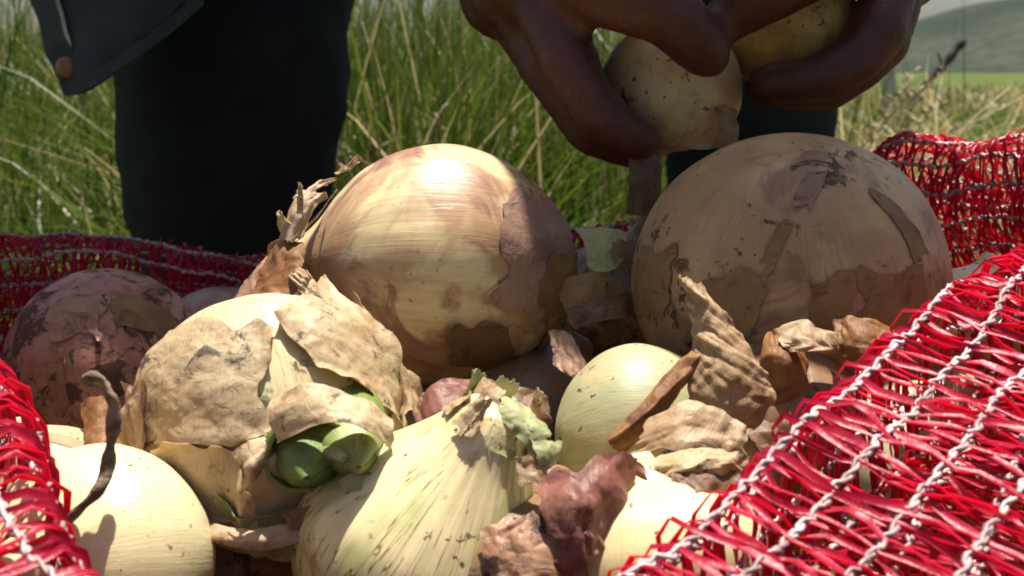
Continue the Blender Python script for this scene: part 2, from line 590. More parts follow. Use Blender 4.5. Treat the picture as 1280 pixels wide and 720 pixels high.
# pale dry grass at the field edge on the right
gl = []
x, y = sector(9000, 1.7, 3.4, 0.17, 0.5, rng)
gl.append(blades(len(x), x, y, 0.16, 0.48, (0.0025, 0.005), (0.25, 1.5), np.concatenate([STRAW, GREEN, GREEN, GREEN * 1.2]), 71))
x, y = sector(700, 1.9, 3.2, 0.24, 0.42, rng)
gl.append(blades(len(x), x, y, 0.42, 0.62, (0.002, 0.004), (0.6, 1.7), STRAW * 1.1, 72))
x, y = sector(160, 1.9, 3.0, 0.27, 0.46, rng)
gl.append(blades(len(x), x, y, 0.60, 0.88, (0.002, 0.0035), (0.7, 1.5), STRAW * 1.2, 75))
x, y = sector(22000, 3.4, 16, 0.14, 0.55, rng, 1.3)
gl.append(blades(len(x), x, y, 0.06, 0.20, (0.004, 0.012), (0.2, 1.4), np.concatenate([GREEN, GREEN, GREEN * 1.15]), 73))
x, y = sector(6000, 13, 32, 0.1, 0.55, rng)
gl.append(blades(len(x), x, y, 0.15, 0.42, (0.01, 0.03), (0.2, 1.2), np.concatenate([STRAW, GREEN]), 74))
v, f, c = merge(gl)
me = mesh_np('dry_grass', v, f)
col_attr(me, 'col', c)
tag(link('dry_grass', me, M_blade), 'pale bleached dry grass along the field edge under the hill', 'grass', kind='stuff')

# brown seeding stalks in the tussock
gl = []
M_stalk = mat_blade('seed_stalk', 0.7, 0.15)
def stalk(bx, by, h, lx, ly, seed, headed=True, col=(0.24, 0.17, 0.10)):
    r = np.random.default_rng(seed)
    z0 = float(ground_z(np.array([bx]), np.array([by]))[0])
    t = np.linspace(0, 1, 9)[:, None]
    path = np.array([[bx, by, z0]]) + t * np.array([[0, 0, h]]) + t ** 2.2 * np.array([[lx, ly, -0.35 * math.hypot(lx, ly)]])
    v, fs = tube(path, np.linspace(0.0016, 0.0008, 9), 4)
    F = np.concatenate([np.concatenate([fs[0][:, [0, 1, 2]], fs[0][:, [0, 2, 3]]]), fs[1]])
    C = np.tile(np.array(col) * r.uniform(0.7, 1.3), (len(v), 1))
    gl.append((v, F, C))
    if headed:
        for k in range(26):
            u = 0.68 + 0.32 * k / 26
            p = np.array([np.interp(u, t[:, 0], path[:, q]) for q in range(3)])
            dv = np.array([r.normal(0, 1), r.normal(0, 1), 0.9])
            dv /= np.linalg.norm(dv)
            vv, ff = tube(np.array([p, p + dv * 0.009, p + dv * 0.018]), [0.0008, 0.0024, 0.0004], 4)
            FF = np.concatenate([np.concatenate([ff[0][:, [0, 1, 2]], ff[0][:, [0, 2, 3]]]), ff[1]])
            gl.append((vv, FF, np.tile(np.array([0.38, 0.27, 0.19]) * r.uniform(0.6, 1.2), (len(vv), 1))))
for k in range(13):
    stalk(-0.14 + rng.normal(0, 0.05), 1.7 + rng.normal(0, 0.08), rng.uniform(0.35, 0.6), rng.normal(0.0, 0.07), rng.normal(0, 0.05), 100 + k, k % 3 == 0)
for k in range(14):
    stalk(0.5 + rng.normal(0, 0.12), 2.0 + rng.normal(0, 0.2), rng.uniform(0.42, 0.58), rng.normal(0.2, 0.12), rng.normal(0, 0.1), 200 + k, k % 2 == 0, (0.40, 0.33, 0.20))
for k in range(12):
    stalk(-0.95 + rng.normal(0, 0.25), 2.0 + rng.normal(0, 0.25), rng.uniform(0.35, 0.65), rng.normal(0.1, 0.2), rng.normal(0, 0.1), 300 + k, k % 3 == 0)
v, f, c = merge(gl)
me = mesh_np('seed_stalks', v, f)
col_attr(me, 'col', c)
tag(link('seed_stalks', me, M_stalk), 'brown seeding grass stalks standing in the green grass', 'grass', kind='stuff')

# ------------------------------------------------------------------ fence post and stick in the field
M_post = mat_simple('weathered_post', (0.60, 0.56, 0.46), (0.42, 0.38, 0.30), 8, 0.85, 0.6, 0.01, stretch=(3, 3, 0.4))
pb = P(1112, 104, 14.0); pt = P(1112, 52, 14.0)
zz = np.linspace(-0.15, pt[2], 9)
path = np.stack([np.full(9, pb[0]) + 0.01 * np.sin(zz * 9), np.full(9, pb[1]), zz], 1)
v, fs = tube(path, 0.075 * (1 + 0.08 * np.sin(np.arange(9) * 2.1)), 10)
root = empty('fence_post', (pb[0], pb[1], 0), 'pale weathered wooden post standing in the field below the hill', 'post')
part('post', v, fs, M_post, root)
v, fs = tube(np.array([[pt[0] - 0.1, pb[1] - 0.07, pt[2] - 0.06], [pt[0] - 0.1, pb[1] - 0.085, pt[2] - 0.07], [pt[0], pb[1] - 0.09, pt[2] - 0.065], [pt[0] + 0.1, pb[1] - 0.085, pt[2] - 0.06], [pt[0] + 0.1, pb[1] - 0.07, pt[2] - 0.05]]), 0.006, 6)
part('wire', v, fs, M_post, root)
a, b_ = P(1098, 178, 8.0), P(1205, 50, 8.0)
a[2] = -0.05
ctr = [a, a * 0.55 + b_ * 0.45 + np.array([-0.02, 0, 0.03]), a * 0.25 + b_ * 0.75 + np.array([0.0, 0, 0.02]), b_]
path = catmull(ctr, 26)
v, fs = tube(path, 0.025 * (1 + 0.2 * np.sin(np.arange(26) * 1.7)) * np.linspace(0.9, 1.15, 26), 8)
M_stick = mat_simple('dark_bark', (0.02, 0.016, 0.013), (0.045, 0.036, 0.028), 40, 0.9, 0.7, 0.004)
root = empty('broken_stick', a, 'dark broken stick leaning out of the dry grass', 'stick')
part('shaft', v, fs, M_stick, root)
v, fs = tube(np.array([path[17], path[17] + np.array([-0.03, 0, 0.05]), path[17] + np.array([-0.045, 0, 0.09])]), [0.012, 0.009, 0.003], 6)
part('twig', v, fs, M_stick, root)

# ------------------------------------------------------------------ red mesh sack
# rim of the open sack: photo pixel, depth, shoulder width (how far the cloth lies outward before it drops)
RIM = [(820, 700, .262, .125), (950, 590, .288, .125), (1085, 455, .325, .12), (1190, 368, .362, .11), (1290, 318, .40, .08), (1395, 250, .455, .05),
       (1385, 185, .52, .04), (1280, 170, .57, .04), (1195, 178, .61, .035), (1130, 168, .635, .03), (1085, 195, .665, .03), (980, 235, .69, .03), (785, 277, .705, .03),
       (600, 300, .715, .03), (430, 322, .715, .03), (325, 322, .71, .03), (165, 296, .675, .03), (0, 290, .62, .03), (-140, 318, .52, .03),
       (-110, 395, .40, .04), (-12, 470, .325, .06), (18, 590, .285, .07), (88, 715, .255, .07), (240, 830, .232, .06), (450, 880, .225, .06), (660, 830, .235, .08)]
ctrl = np.array([np.concatenate([P(a, b, d), [w]]) for a, b, d, w in RIM])
NR = 720
rim4 = catmull(ctrl, 6000, closed=True)
rim4 = resample(np.concatenate([rim4, rim4[:1]]), NR + 1)[:-1]
rim = rim4[:, :3]
shw = rim4[:, 3]
tan = np.roll(rim, -3, 0) - np.roll(rim, 3, 0)
nrm = np.stack([tan[:, 1], -tan[:, 0]], 1)
nrm /= np.linalg.norm(nrm, axis=1)[:, None]
cen = rim[:, :2].mean(0)
sg = np.sign(np.sum(nrm * (rim[:, :2] - cen)))
nrm *= sg
for _ in range(30):
    nrm = (np.roll(nrm, 1, 0) + nrm * 2 + np.roll(nrm, -1, 0)) / 4
nrm /= np.linalg.norm(nrm, axis=1)[:, None]
RIM_LEN = np.linalg.norm(np.roll(rim, -1, 0) - rim, axis=1).sum()
NS_ = 230
# profile: inner cloth rises to the rim, rolls over, runs out over the shoulder and falls to the ground
prof_s = np.linspace(0, 1, NS_)
surf = np.zeros((NR, NS_, 3))
for i in range(NR):
    w = shw[i]; z = rim[i, 2]
    pts = np.array([[0.035, -0.15], [0.020, -0.10], [-0.004, -0.05], [-0.009, -0.02], [-0.006, -0.004], [0.0, 0.0], [0.008, -0.002],
                    [0.02 + 0.25 * w, -0.006 - 0.03 * w], [0.02 + 0.62 * w, -0.012 - 0.09 * w], [0.03 + 0.95 * w, -0.030 - 0.18 * w], [0.034 + 0.97 * w, -0.042 - 0.18 * w],
                    [0.02 + 0.7 * w, -0.030 - 0.13 * w], [0.014 + 0.3 * w, -0.022 - 0.06 * w], [0.008, -0.03], [0.012, -0.05], [0.03 + 0.4 * w, -0.062 - 0.1 * w], [0.05 + 0.9 * w, -0.11 - 0.15 * w],
                    [0.062 + 0.95 * w, -0.20], [0.055 + 0.8 * w, 0.55 * (0.06 - z) - 0.12], [0.03 + 0.7 * w, 0.02 - z], [0.0 + 0.6 * w, 0.006 - z]])
    q = resample(catmull(pts, 320), NS_)
    surf[i, :, :2] = rim[i, :2] + nrm[i] * q[:, :1]
    surf[i, :, 2] = z + q[:, 1]
# arc length along the profile (metres), folds and sag
ang = np.arange(NR) / NR * 2 * np.pi
A, T = np.meshgrid(ang, prof_s, indexing='ij')
ring = np.stack([np.cos(A) * 3.4, np.sin(A) * 3.4, T * 3.0], -1)
f1 = fbm(ring * 1.3, 11, 3)
f2 = fbm(np.stack([np.cos(A) * 14, np.sin(A) * 14, T * 5], -1), 12, 3)
f3 = fbm(np.stack([np.cos(A) * 5, np.sin(A) * 5, T * 26], -1), 13, 3)
sup = sstep(1.0, 0.9, T)
rimdist = np.abs(T - 0.17)
vis = 0.35 + 0.65 * sstep(0.0, 0.15, rimdist)
disp = (0.010 * f1 + 0.0045 * f2 + 0.0045 * f3) * sup
surf[:, :, :2] += nrm[:, None, :] * (disp * vis)[:, :, None]
surf[:, :, 2] += (0.006 * f1 + 0.004 * f3) * sup * sstep(0.95, 0.8, T)
for k in range(NS_):                      # even out little kinks round the mouth
    for _ in range(2):
        surf[:, k] = (np.roll(surf[:, k], 1, 0) + surf[:, k] * 2 + np.roll(surf[:, k], -1, 0)) / 4

def ev(ai, ti):
    """surface point at rim index ai (float) and profile index ti (float)"""
    ai = np.mod(ai, NR)
    i0 = np.floor(ai).astype(int); fa = (ai - i0)[..., None]
    i1 = (i0 + 1) % NR
    i0 = i0 % NR
    ti = np.clip(ti, 0, NS_ - 1.001)
    j0 = np.floor(ti).astype(int); ft = (ti - j0)[..., None]
    return (surf[i0, j0] * (1 - fa) * (1 - ft) + surf[i1, j0] * fa * (1 - ft) + surf[i0, j0 + 1] * (1 - fa) * ft + surf[i1, j0 + 1] * fa * ft)

plen = np.linalg.norm(np.diff(surf, axis=1), axis=2).sum(1).mean()
N_YARN = int(round(plen / 0.0140))
N_TAPE = 300
M_tape, M_yarn = mat_tape(), mat_yarn()
sack_root = empty('mesh_sack', (cen[0], cen[1], 0.0), 'open red plastic mesh sack with white yarn, full of onions on the grass', 'sack')
rg = np.random.default_rng(5)
def sack_normals(p_a0, p_a1, p_t0, p_t1):
    n = np.cross(p_a1 - p_a0, p_t1 - p_t0)
    return n / (np.linalg.norm(n, axis=-1)[..., None] + 1e-12)
yarn_t = (np.arange(N_YARN) + 0.5) / N_YARN * (NS_ - 1)
sub = 3
def tape(k, a0, flip):
    n = (N_YARN - 1) * sub + 1
    ti = np.interp(np.arange(n) / sub, np.arange(N_YARN), yarn_t)
    ph = np.arange(n) / sub
    zig = 0.55 * np.where((np.floor(ph).astype(int) + flip) % 2 == 0, ph % 1, 1 - ph % 1)      # leans one way, then the other
    wob = np.interp(ph, np.arange(N_YARN), rg.normal(0, 0.15, N_YARN))
    ai = a0 + (zig + wob) * NR / N_TAPE
    p = ev(ai, ti)
    nr_ = sack_normals(ev(ai - 0.7, ti), ev(ai + 0.7, ti), ev(ai, ti - 0.7), ev(ai, ti + 0.7))
    bow = np.interp(ph, np.arange(N_YARN - 1) + 0.5, rg.normal(0.0, 0.0018, N_YARN - 1)) * np.sin(np.pi * (ph % 1))
    p = p + nr_ * (bow + 0.0006 * (-1) ** k)[:, None]
    t = np.gradient(p, axis=0); t /= np.linalg.norm(t, axis=1)[:, None] + 1e-12
    side = np.cross(nr_, t); side /= np.linalg.norm(side, axis=1)[:, None] + 1e-12
    tw = np.interp(ph, np.arange(N_YARN - 1) + 0.5, rg.normal(0, 0.8, N_YARN - 1))[:, None]
    s2 = side * np.cos(tw) + nr_ * np.sin(tw)
    n2 = -side * np.sin(tw) + nr_ * np.cos(tw)
    wv = np.interp(ph, np.arange(N_YARN), rg.uniform(.55, 1.35, N_YARN))
    hw = (0.00092 * wv * (0.8 + 0.3 * np.sin(np.pi * (ph % 1))))[:, None]
    arch = n2 * 0.0003                                        # slightly cupped tape, two faces 0.2 mm apart
    top = [p + s2 * hw, p + arch, p - s2 * hw]
    V = np.stack(top + [q_ - n2 * 0.0002 for q_ in top], 1).reshape(-1, 3)
    I, J = np.meshgrid(np.arange(n - 1), np.array([0, 1]), indexing='ij')
    F1 = np.stack([I * 6 + J, I * 6 + J + 1, (I + 1) * 6 + J + 1, (I + 1) * 6 + J], -1).reshape(-1, 4)
    return V, np.concatenate([F1, F1[:, ::-1] + 3])
for k in range(N_TAPE):
    V, F = tape(k, (k + rg.normal(0, 0.10)) * NR / N_TAPE, 0)
    part('red_tape', V, F, M_tape, sack_root)
vs_, fs_, off_ = [], [], 0
for k in range(N_TAPE):                     # the crossing tapes, past the 300 built one by one
    V, F = tape(k + 1, (k + .5 + rg.normal(0, 0.12)) * NR / N_TAPE, 1)
    vs_.append(V); fs_.append(F + off_); off_ += len(V)
tag(part('red_tape', np.concatenate(vs_), np.concatenate(fs_), M_tape, sack_root), kind='stuff')
for k in range(N_YARN):
    n = int(RIM_LEN / 0.0018)
    ai = np.arange(n) / n * NR
    s = np.arange(n) * 0.0018
    lat = 0.00045 * np.sin(2 * np.pi * s / 0.0083 + k + 1.3 * np.sin(s * 170)) * (NS_ - 1) / plen
    drift = 1.3 * fbm(np.stack([np.cos(ai / NR * 6.283) * 5, np.sin(ai / NR * 6.283) * 5, np.full(n, k * 0.35)], -1), 44, 2)
    ti = yarn_t[k] + lat + drift
    p = ev(ai, ti)
    nr_ = sack_normals(ev(ai - 0.7, ti), ev(ai + 0.7, ti), ev(ai, ti - 0.7), ev(ai, ti + 0.7))
    p = p + nr_ * (0.0004 * np.cos(2 * np.pi * s / 0.0058 * 2))[:, None]
    t = np.roll(p, -1, 0) - np.roll(p, 1, 0); t /= np.linalg.norm(t, axis=1)[:, None]
    side = np.cross(nr_, t)
    vs_, fs_ = [], []
    for ply in (0, 1):                        # two plies wound round each other
        tw = 2 * np.pi * s / 0.0088 + 0.9 * np.sin(s * 120 + k) + ply * np.pi
        q = p + (side * np.cos(tw)[:, None] + nr_ * np.sin(tw)[:, None]) * 0.00058
        rad = 0.00066 * (0.85 + 0.4 * rg.random(n))
        an = np.arange(4) / 4 * 2 * np.pi
        V = q[:, None] + rad[:, None, None] * (side[:, None] * np.cos(an)[None, :, None] + nr_[:, None] * np.sin(an)[None, :, None])
        I, J = np.meshgrid(np.arange(n), np.arange(4), indexing='ij')
        I2 = (I + 1) % n; J2 = (J + 1) % 4
        vs_.append(V.reshape(-1, 3)); fs_.append(np.stack([I * 4 + J, I * 4 + J2, I2 * 4 + J2, I2 * 4 + J], -1).reshape(-1, 4) + ply * n * 4)
    part('white_yarn', np.concatenate(vs_), np.concatenate(fs_), M_yarn, sack_root)
# gathered bottom of the sack on the ground
bt = surf[::6, NS_ - 1]
rr = np.linspace(1, 0.0, 14)
B = cen[None, None, :] + (bt[:, None, :2] - cen[None, None, :]) * rr[None, :, None]
BZ = 0.008 + 0.004 * fbm(np.concatenate([B * 20, B[..., :1] * 0], -1), 3, 2)
part('bottom_cloth', np.concatenate([B, BZ[..., None]], -1).reshape(-1, 3), grid_faces(len(bt), 14, True), M_tape, sack_root)

# ------------------------------------------------------------------ onions
GLOBE = [(0.0, -.84), (.10, -.865), (.24, -.86), (.50, -.76), (.78, -.53), (.95, -.22), (1.0, .06), (.95, .33), (.79, .59), (.56, .78), (.36, .90), (.22, 1.02), (.17, 1.14), (.13, 1.2), (0.0, 1.2)]
FLAT = [(0.0, -.76), (.10, -.79), (.26, -.80), (.55, -.73), (.83, -.50), (.97, -.2), (1.0, .06), (.95, .3), (.8, .54), (.58, .70), (.38, .79), (.22, .88), (.15, 1.0), (.11, 1.06), (0.0, 1.06)]
CONE = [(0.0, -.80), (.10, -.82), (.26, -.81), (.55, -.71), (.83, -.48), (.97, -.2), (1.0, .03), (.94, .28), (.80, .52), (.62, .76), (.46, .98), (.36, 1.14), (.29, 1.27), (.22, 1.36), (.10, 1.42), (0.0, 1.43)]
THICK = [(0.0, -.80), (.10, -.82), (.26, -.81), (.55, -.72), (.83, -.48), (.97, -.2), (1.0, .03), (.94, .30), (.80, .55), (.64, .75), (.50, .88), (.44, 1.0), (.44, 1.10), (.40, 1.12), (0.0, 1.06)]

class Onion:
    def __init__(s, c, R, axis, hz=1.0, prof=GLOBE, seed=1, lump=0.035, rib=0.006, roll=0.0, sq=1.0):
        s.c = np.asarray(c, float); s.R = R; s.seed = seed; s.lump = lump; s.rib = rib
        d = catmull(np.array(prof), 400)
        d[:, 0] = np.maximum(d[:, 0], 0.0)
        d = resample(d, 400)
        s.pr, s.pz = d[:, 0] * R, d[:, 1] * R * hz
        s.sq = sq
        q = Vector(axis).normalized().to_track_quat('Z', 'Y')
        s.M = np.array((q.to_matrix() @ Matrix.Rotation(roll, 3, 'Z')))
    def raw(s, u, v):
        r = np.interp(v, np.linspace(0, 1, 400), s.pr)
        z = np.interp(v, np.linspace(0, 1, 400), s.pz)
        cu, su = np.cos(u), np.sin(u)
        w = np.sin(np.pi * np.clip(v, 0, 1))
        dirn = np.stack([cu, su, v * 2.2], -1)
        k = 1 + s.lump * fbm(dirn * 1.3, s.seed, 3) * w
        mer = np.stack([cu * 5.5, su * 5.5, v * 0.8], -1)
        k = k + s.rib * fbm(mer, s.seed + 9, 3) * (0.6 + 1.8 * sstep(0.6, 0.95, v)) * (w + 0.3)
        k = k + 0.004 * fbm(np.stack([cu * 4, su * 4, v * 9], -1), s.seed + 5, 3)
        p = np.stack([cu * r * k, su * r * k * s.sq, z], -1)
        return p
    def pos(s, u, v, off=0.0):
        p = s.raw(u, v)
        if np.any(off):
            e = 0.012
            du = s.raw(u + e, v) - s.raw(u - e, v)
            dv = s.raw(u, np.minimum(v + e, 1)) - s.raw(u, np.maximum(v - e, 0))
            n = np.cross(du, dv)
            n /= np.linalg.norm(n, axis=-1)[..., None] + 1e-12
            p = p + n * np.asarray(off)[..., None]
        return p @ s.M.T + s.c
    def uv_of(s, P_):
        """angle and profile coordinate of the surface point nearest to world point P_"""
        q = (np.asarray(P_) - s.c) @ s.M
        u = math.atan2(q[1], q[0])
        j = np.argmin(np.hypot(s.pr - math.hypot(q[0], q[1]), s.pz - q[2]))
        return u, j / 399.0
    def build(s, root, mat, nu=128, nv=96):
        u = np.arange(nu) / nu * 2 * np.pi
        v = np.linspace(0, 1, nv)
        U, V = np.meshgrid(u, v, indexing='ij')
        p = s.pos(U, V)
        mer = np.stack([np.cos(U), np.sin(U), V * 3], -1)
        return part('bulb', p.reshape(-1, 3), grid_faces(nu, nv, True)[:, ::-1], mat, root, mer.reshape(-1, 3))

def sheet(name, fn, nu, nv, mat, root, rag=0.10, octv=4, seed=0, wr=0.0, wrs=160.0, th=0.00025, ragf=5.0, ridge=0.0, ridges=60.0, aniso=1.0, pleat=0.0, pn=6.0, slant=0.0):
    """thin crinkled skin: fn(U,V)->points on [0,1]^2, torn edges, real thickness"""
    u = np.linspace(0, 1, nu); v = np.linspace(0, 1, nv)
    U, V = np.meshgrid(u, v, indexing='ij')
    def edge(t, k):
        e = fbm(np.stack([t * ragf, 0 * t + k * 7.3, 0 * t], -1), seed + k, octv)
        return np.clip(rag * (0.55 + 1.1 * e), 0, 0.42)
    U2 = edge(V, 1) + U * (1 - edge(V, 1) - edge(V, 2))
    V2 = edge(U, 3) + V * (1 - edge(U, 3) - edge(U, 4))
    p = fn(U2, V2)
    du = np.gradient(p, axis=0); dv = np.gradient(p, axis=1)
    n = np.cross(du, dv); n /= np.linalg.norm(n, axis=-1)[..., None] + 1e-12
    if wr:
        p = p + n * (wr * fbm(p * wrs, seed + 20, 3))[..., None]
    if pleat:
        ph = (U2 + slant * V2) * pn + 1.1 * fbm(np.stack([U2 * 2, V2 * 3, 0 * U2], -1), seed + 50, 2)
        am = 0.35 + 0.65 * np.abs(fbm(np.stack([U2 * 3, V2 * 3, 0 * U2], -1), seed + 51, 2)) * 2
        p = p + n * (pleat * am * (np.abs((ph % 1) * 2 - 1) - 0.5))[..., None]
    if ridge:
        lu = np.linalg.norm(np.diff(p, axis=0), axis=2).sum(0).mean(); lv = np.linalg.norm(np.diff(p, axis=1), axis=2).sum(1).mean()
        wx = .35 * fbm(np.stack([U2 * 3, V2 * 3, 0 * U2 + 1], -1), seed + 60, 2); wy = .35 * fbm(np.stack([U2 * 3, V2 * 3, 0 * U2 + 5], -1), seed + 61, 2)
        fx_, fy_ = U2 * lu * ridges + .5 * V2 * lv * ridges + wx, V2 * lv * ridges - .3 * U2 * lu * ridges + wy
        fx_ = fx_ * aniso
        rd_ = .8 * facet(fx_, fy_, seed + 30) + .35 * facet(fx_ * 2.3 + 3, fy_ * 2.3 + 7, seed + 33)
        p = p + n * (ridge * rd_)[..., None]
    du = np.gradient(p, axis=0); dv = np.gradient(p, axis=1)
    n = np.cross(du, dv); n /= np.linalg.norm(n, axis=-1)[..., None] + 1e-12
    a = p.reshape(-1, 3); b = (p - n * th).reshape(-1, 3)
    f = grid_faces(nu, nv)
    N = nu * nv
    idx = np.arange(N).reshape(nu, nv)
    loop = np.concatenate([idx[:, 0], idx[-1, 1:], idx[-2::-1, -1], idx[0, -2:0:-1]])
    # the rim strip has its own vertices so that the torn edge stays crisp
    F = np.concatenate([f, f[:, ::-1] + N])
    ex = np.concatenate([a[loop], b[loop]]); m_ = len(loop); k_ = np.arange(m_); k2_ = (k_ + 1) % m_
    F = np.concatenate([F, np.stack([k_, k2_, k2_ + m_, k_ + m_], 1) + 2 * N])
    mer = np.stack([U2 * 1.3, 0 * U2 + seed, V2], -1).reshape(-1, 3)
    return part(name, np.concatenate([a, b, ex]), F, mat, root, np.concatenate([mer, mer, mer[loop], mer[loop]]))

def ctrl_fn(rows):
    """rows: list of rows of (px,py,depth) control points -> smooth surface function"""
    C = np.array([[P(*q) for q in r] for r in rows])
    a, b, _ = C.shape
    fine = np.stack([catmull(C[:, j], 60) for j in range(b)], 1)        # 60 x b
    full = np.stack([catmull(fine[i], 60) for i in range(60)], 0)       # 60 x 60
    def fn(U, V):
        x = U * 59; y = V * 59
        i = np.clip(np.floor(x).astype(int), 0, 58); j = np.clip(np.floor(y).astype(int), 0, 58)
        fx = (x - i)[..., None]; fy = (y - j)[..., None]
        return full[i, j] * (1 - fx) * (1 - fy) + full[i + 1, j] * fx * (1 - fy) + full[i, j + 1] * (1 - fx) * fy + full[i + 1, j + 1] * fx * fy
    return fn

def shell_fn(o, u0, u1, v0, v1, off=0.0007, lift=0.003, seed=0, edges='abcd'):
    """outer skin patch on an onion whose torn edges lift away"""
    def fn(U, V):
        e = np.zeros_like(U)
        if 'a' in edges: e = np.maximum(e, 1 - U / 0.28)
        if 'b' in edges: e = np.maximum(e, 1 - (1 - U) / 0.28)
        if 'c' in edges: e = np.maximum(e, 1 - V / 0.28)
        if 'd' in edges: e = np.maximum(e, 1 - (1 - V) / 0.28)
        e = np.clip(e, 0, 1) ** 2
        nz = 0.5 + 0.9 * fbm(np.stack([U * 4, V * 4, 0 * U + seed], -1), seed, 2)
        return o.pos(u0 + (u1 - u0) * U, v0 + (v1 - v0) * V, off + lift * e * np.clip(nz, 0, 2))
    return fn

def base_of(o):
    return (o.c[0], o.c[1], o.c[2] - o.R * 0.9)

# colours
CREAM, YEL = (0.70, 0.58, 0.31), (0.66, 0.55, 0.26)
TAN, BRN, PUR = (0.42, 0.27, 0.13), (0.22, 0.12, 0.055), (0.27, 0.13, 0.11)
M_big = mat_onion('onion_skin_tan', (0.64, 0.51, 0.28), (0.40, 0.235, 0.12), (0.25, 0.12, 0.08), (0.42, 0.58), (0.47, 0.60), (0.64, 0.69), seed=1.3, streak=.2)
M_right = mat_onion('onion_skin_dull', (0.50, 0.34, 0.165), (0.37, 0.215, 0.105), (0.24, 0.125, 0.075), (0.36, 0.62), (0.52, 0.66), (0.62, 0.67), seed=4.1, rough=0.5)
M_left = mat_onion('onion_skin_pink', (0.50, 0.27, 0.18), (0.42, 0.19, 0.135), (0.28, 0.12, 0.09), (0.40, 0.6), (0.5, 0.62), (0.56, 0.62), seed=2.2, rough=0.45)
M_small = mat_onion('onion_skin_blush', (0.45, 0.30, 0.20), (0.36, 0.20, 0.14), (0.26, 0.13, 0.10), seed=7.7, dirt_t=(0.6, 0.66))
M_papery = mat_onion('onion_skin_buff', (0.66, 0.55, 0.30), (0.52, 0.38, 0.20), (0.34, 0.22, 0.11), (0.42, 0.62), (0.54, 0.66), (0.56, 0.62), seed=3.4, rough=0.45)
M_bright = mat_onion('onion_skin_pale', (0.72, 0.62, 0.35), (0.66, 0.54, 0.28), (0.58, 0.42, 0.20), (0.45, 0.7), (0.60, 0.72), (0.665, 0.72), seed=5.5, rough=0.33, streak=0.15)
M_neck = mat_onion('onion_skin_veined', (0.74, 0.63, 0.34), (0.60, 0.47, 0.24), (0.46, 0.30, 0.14), (0.45, 0.64), (0.56, 0.70), (0.66, 0.70), seed=6.6, rough=0.33, streak=0.95, green=(0.42, 0.44, 0.17), vs=4.0, vw=0.016)
M_mid = mat_onion('onion_skin_greenish', (0.44, 0.40, 0.23), (0.38, 0.32, 0.17), (0.30, 0.22, 0.12), (0.45, 0.68), (0.58, 0.7), (0.68, 0.73), seed=8.8, rough=0.4, green=(0.31, 0.33, 0.17))  # greenish skin, darkened overall to stand in for the hand's shade
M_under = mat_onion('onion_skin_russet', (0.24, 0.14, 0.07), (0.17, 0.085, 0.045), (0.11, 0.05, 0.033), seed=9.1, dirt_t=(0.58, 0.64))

PAP_TAN = mat_paper('dry_skin_tan', (0.56, 0.40, 0.24), (0.47, 0.31, 0.17), (0.30, 0.16, 0.08), seed=1.0)
PAP_BUFF = mat_paper('dry_skin_buff', (0.66, 0.50, 0.30), (0.58, 0.42, 0.23), (0.42, 0.27, 0.13), seed=2.0, dirt_t=(0.56, 0.63))
PAP_ORG = mat_paper('dry_skin_orange', (0.42, 0.20, 0.07), (0.32, 0.14, 0.05), (0.20, 0.08, 0.035), seed=3.0, transl=0.4)
PAP_BRN = mat_paper('dry_skin_brown', (0.26, 0.14, 0.07), (0.19, 0.10, 0.05), (0.11, 0.05, 0.03), seed=4.0, transl=0.25)
PAP_RED = mat_paper('dry_skin_red', (0.36, 0.16, 0.11), (0.28, 0.11, 0.08), (0.16, 0.06, 0.045), seed=5.0, rough=0.42, transl=0.35, bumps=0.3)
PAP_GRN = mat_paper('dry_skin_pale_green', (0.52, 0.52, 0.27), (0.42, 0.44, 0.20), (0.34, 0.30, 0.13), seed=6.0, transl=0.35)
PAP_DULL = mat_paper('dry_skin_dull', (0.34, 0.205, 0.085), (0.265, 0.15, 0.065), (0.18, 0.09, 0.042), seed=7.0, transl=0.2)
PAP_PINK = mat_paper('dry_skin_pink', (0.46, 0.27, 0.16), (0.38, 0.19, 0.11), (0.22, 0.10, 0.07), seed=8.0, dirt_t=(0.55, 0.62), transl=0.2)
PAP_GOLD = mat_paper('dry_skin_gold', (0.64, 0.49, 0.25), (0.56, 0.41, 0.19), (0.46, 0.30, 0.14), seed=10.0, transl=0.2, dirt_t=(0.66, 0.72))
PAP_MAUV = mat_paper('dry_skin_mauve', (0.38, 0.23, 0.15), (0.31, 0.17, 0.12), (0.22, 0.11, 0.08), seed=11.0, transl=0.15, dirt_t=(0.62, 0.68))
PAP_BARK = mat_paper('dry_skin_crumpled', (0.54, 0.37, 0.20), (0.42, 0.26, 0.13), (0.22, 0.11, 0.055), seed=9.0, rough=0.5, transl=0.3, bumps=0.4)

GRP = 'onions heaped in the mesh sack'
def onion(label, c, R, axis, mat, **kw):
    nu, nv = kw.pop('nu', 128), kw.pop('nv', 96)
    grp = kw.pop('group', GRP)
    o = Onion(c, R, axis, **kw)
    o.root = empty('onion', base_of(o), label, 'onion', grp)
    o.build(o.root, mat, nu, nv)
    return o

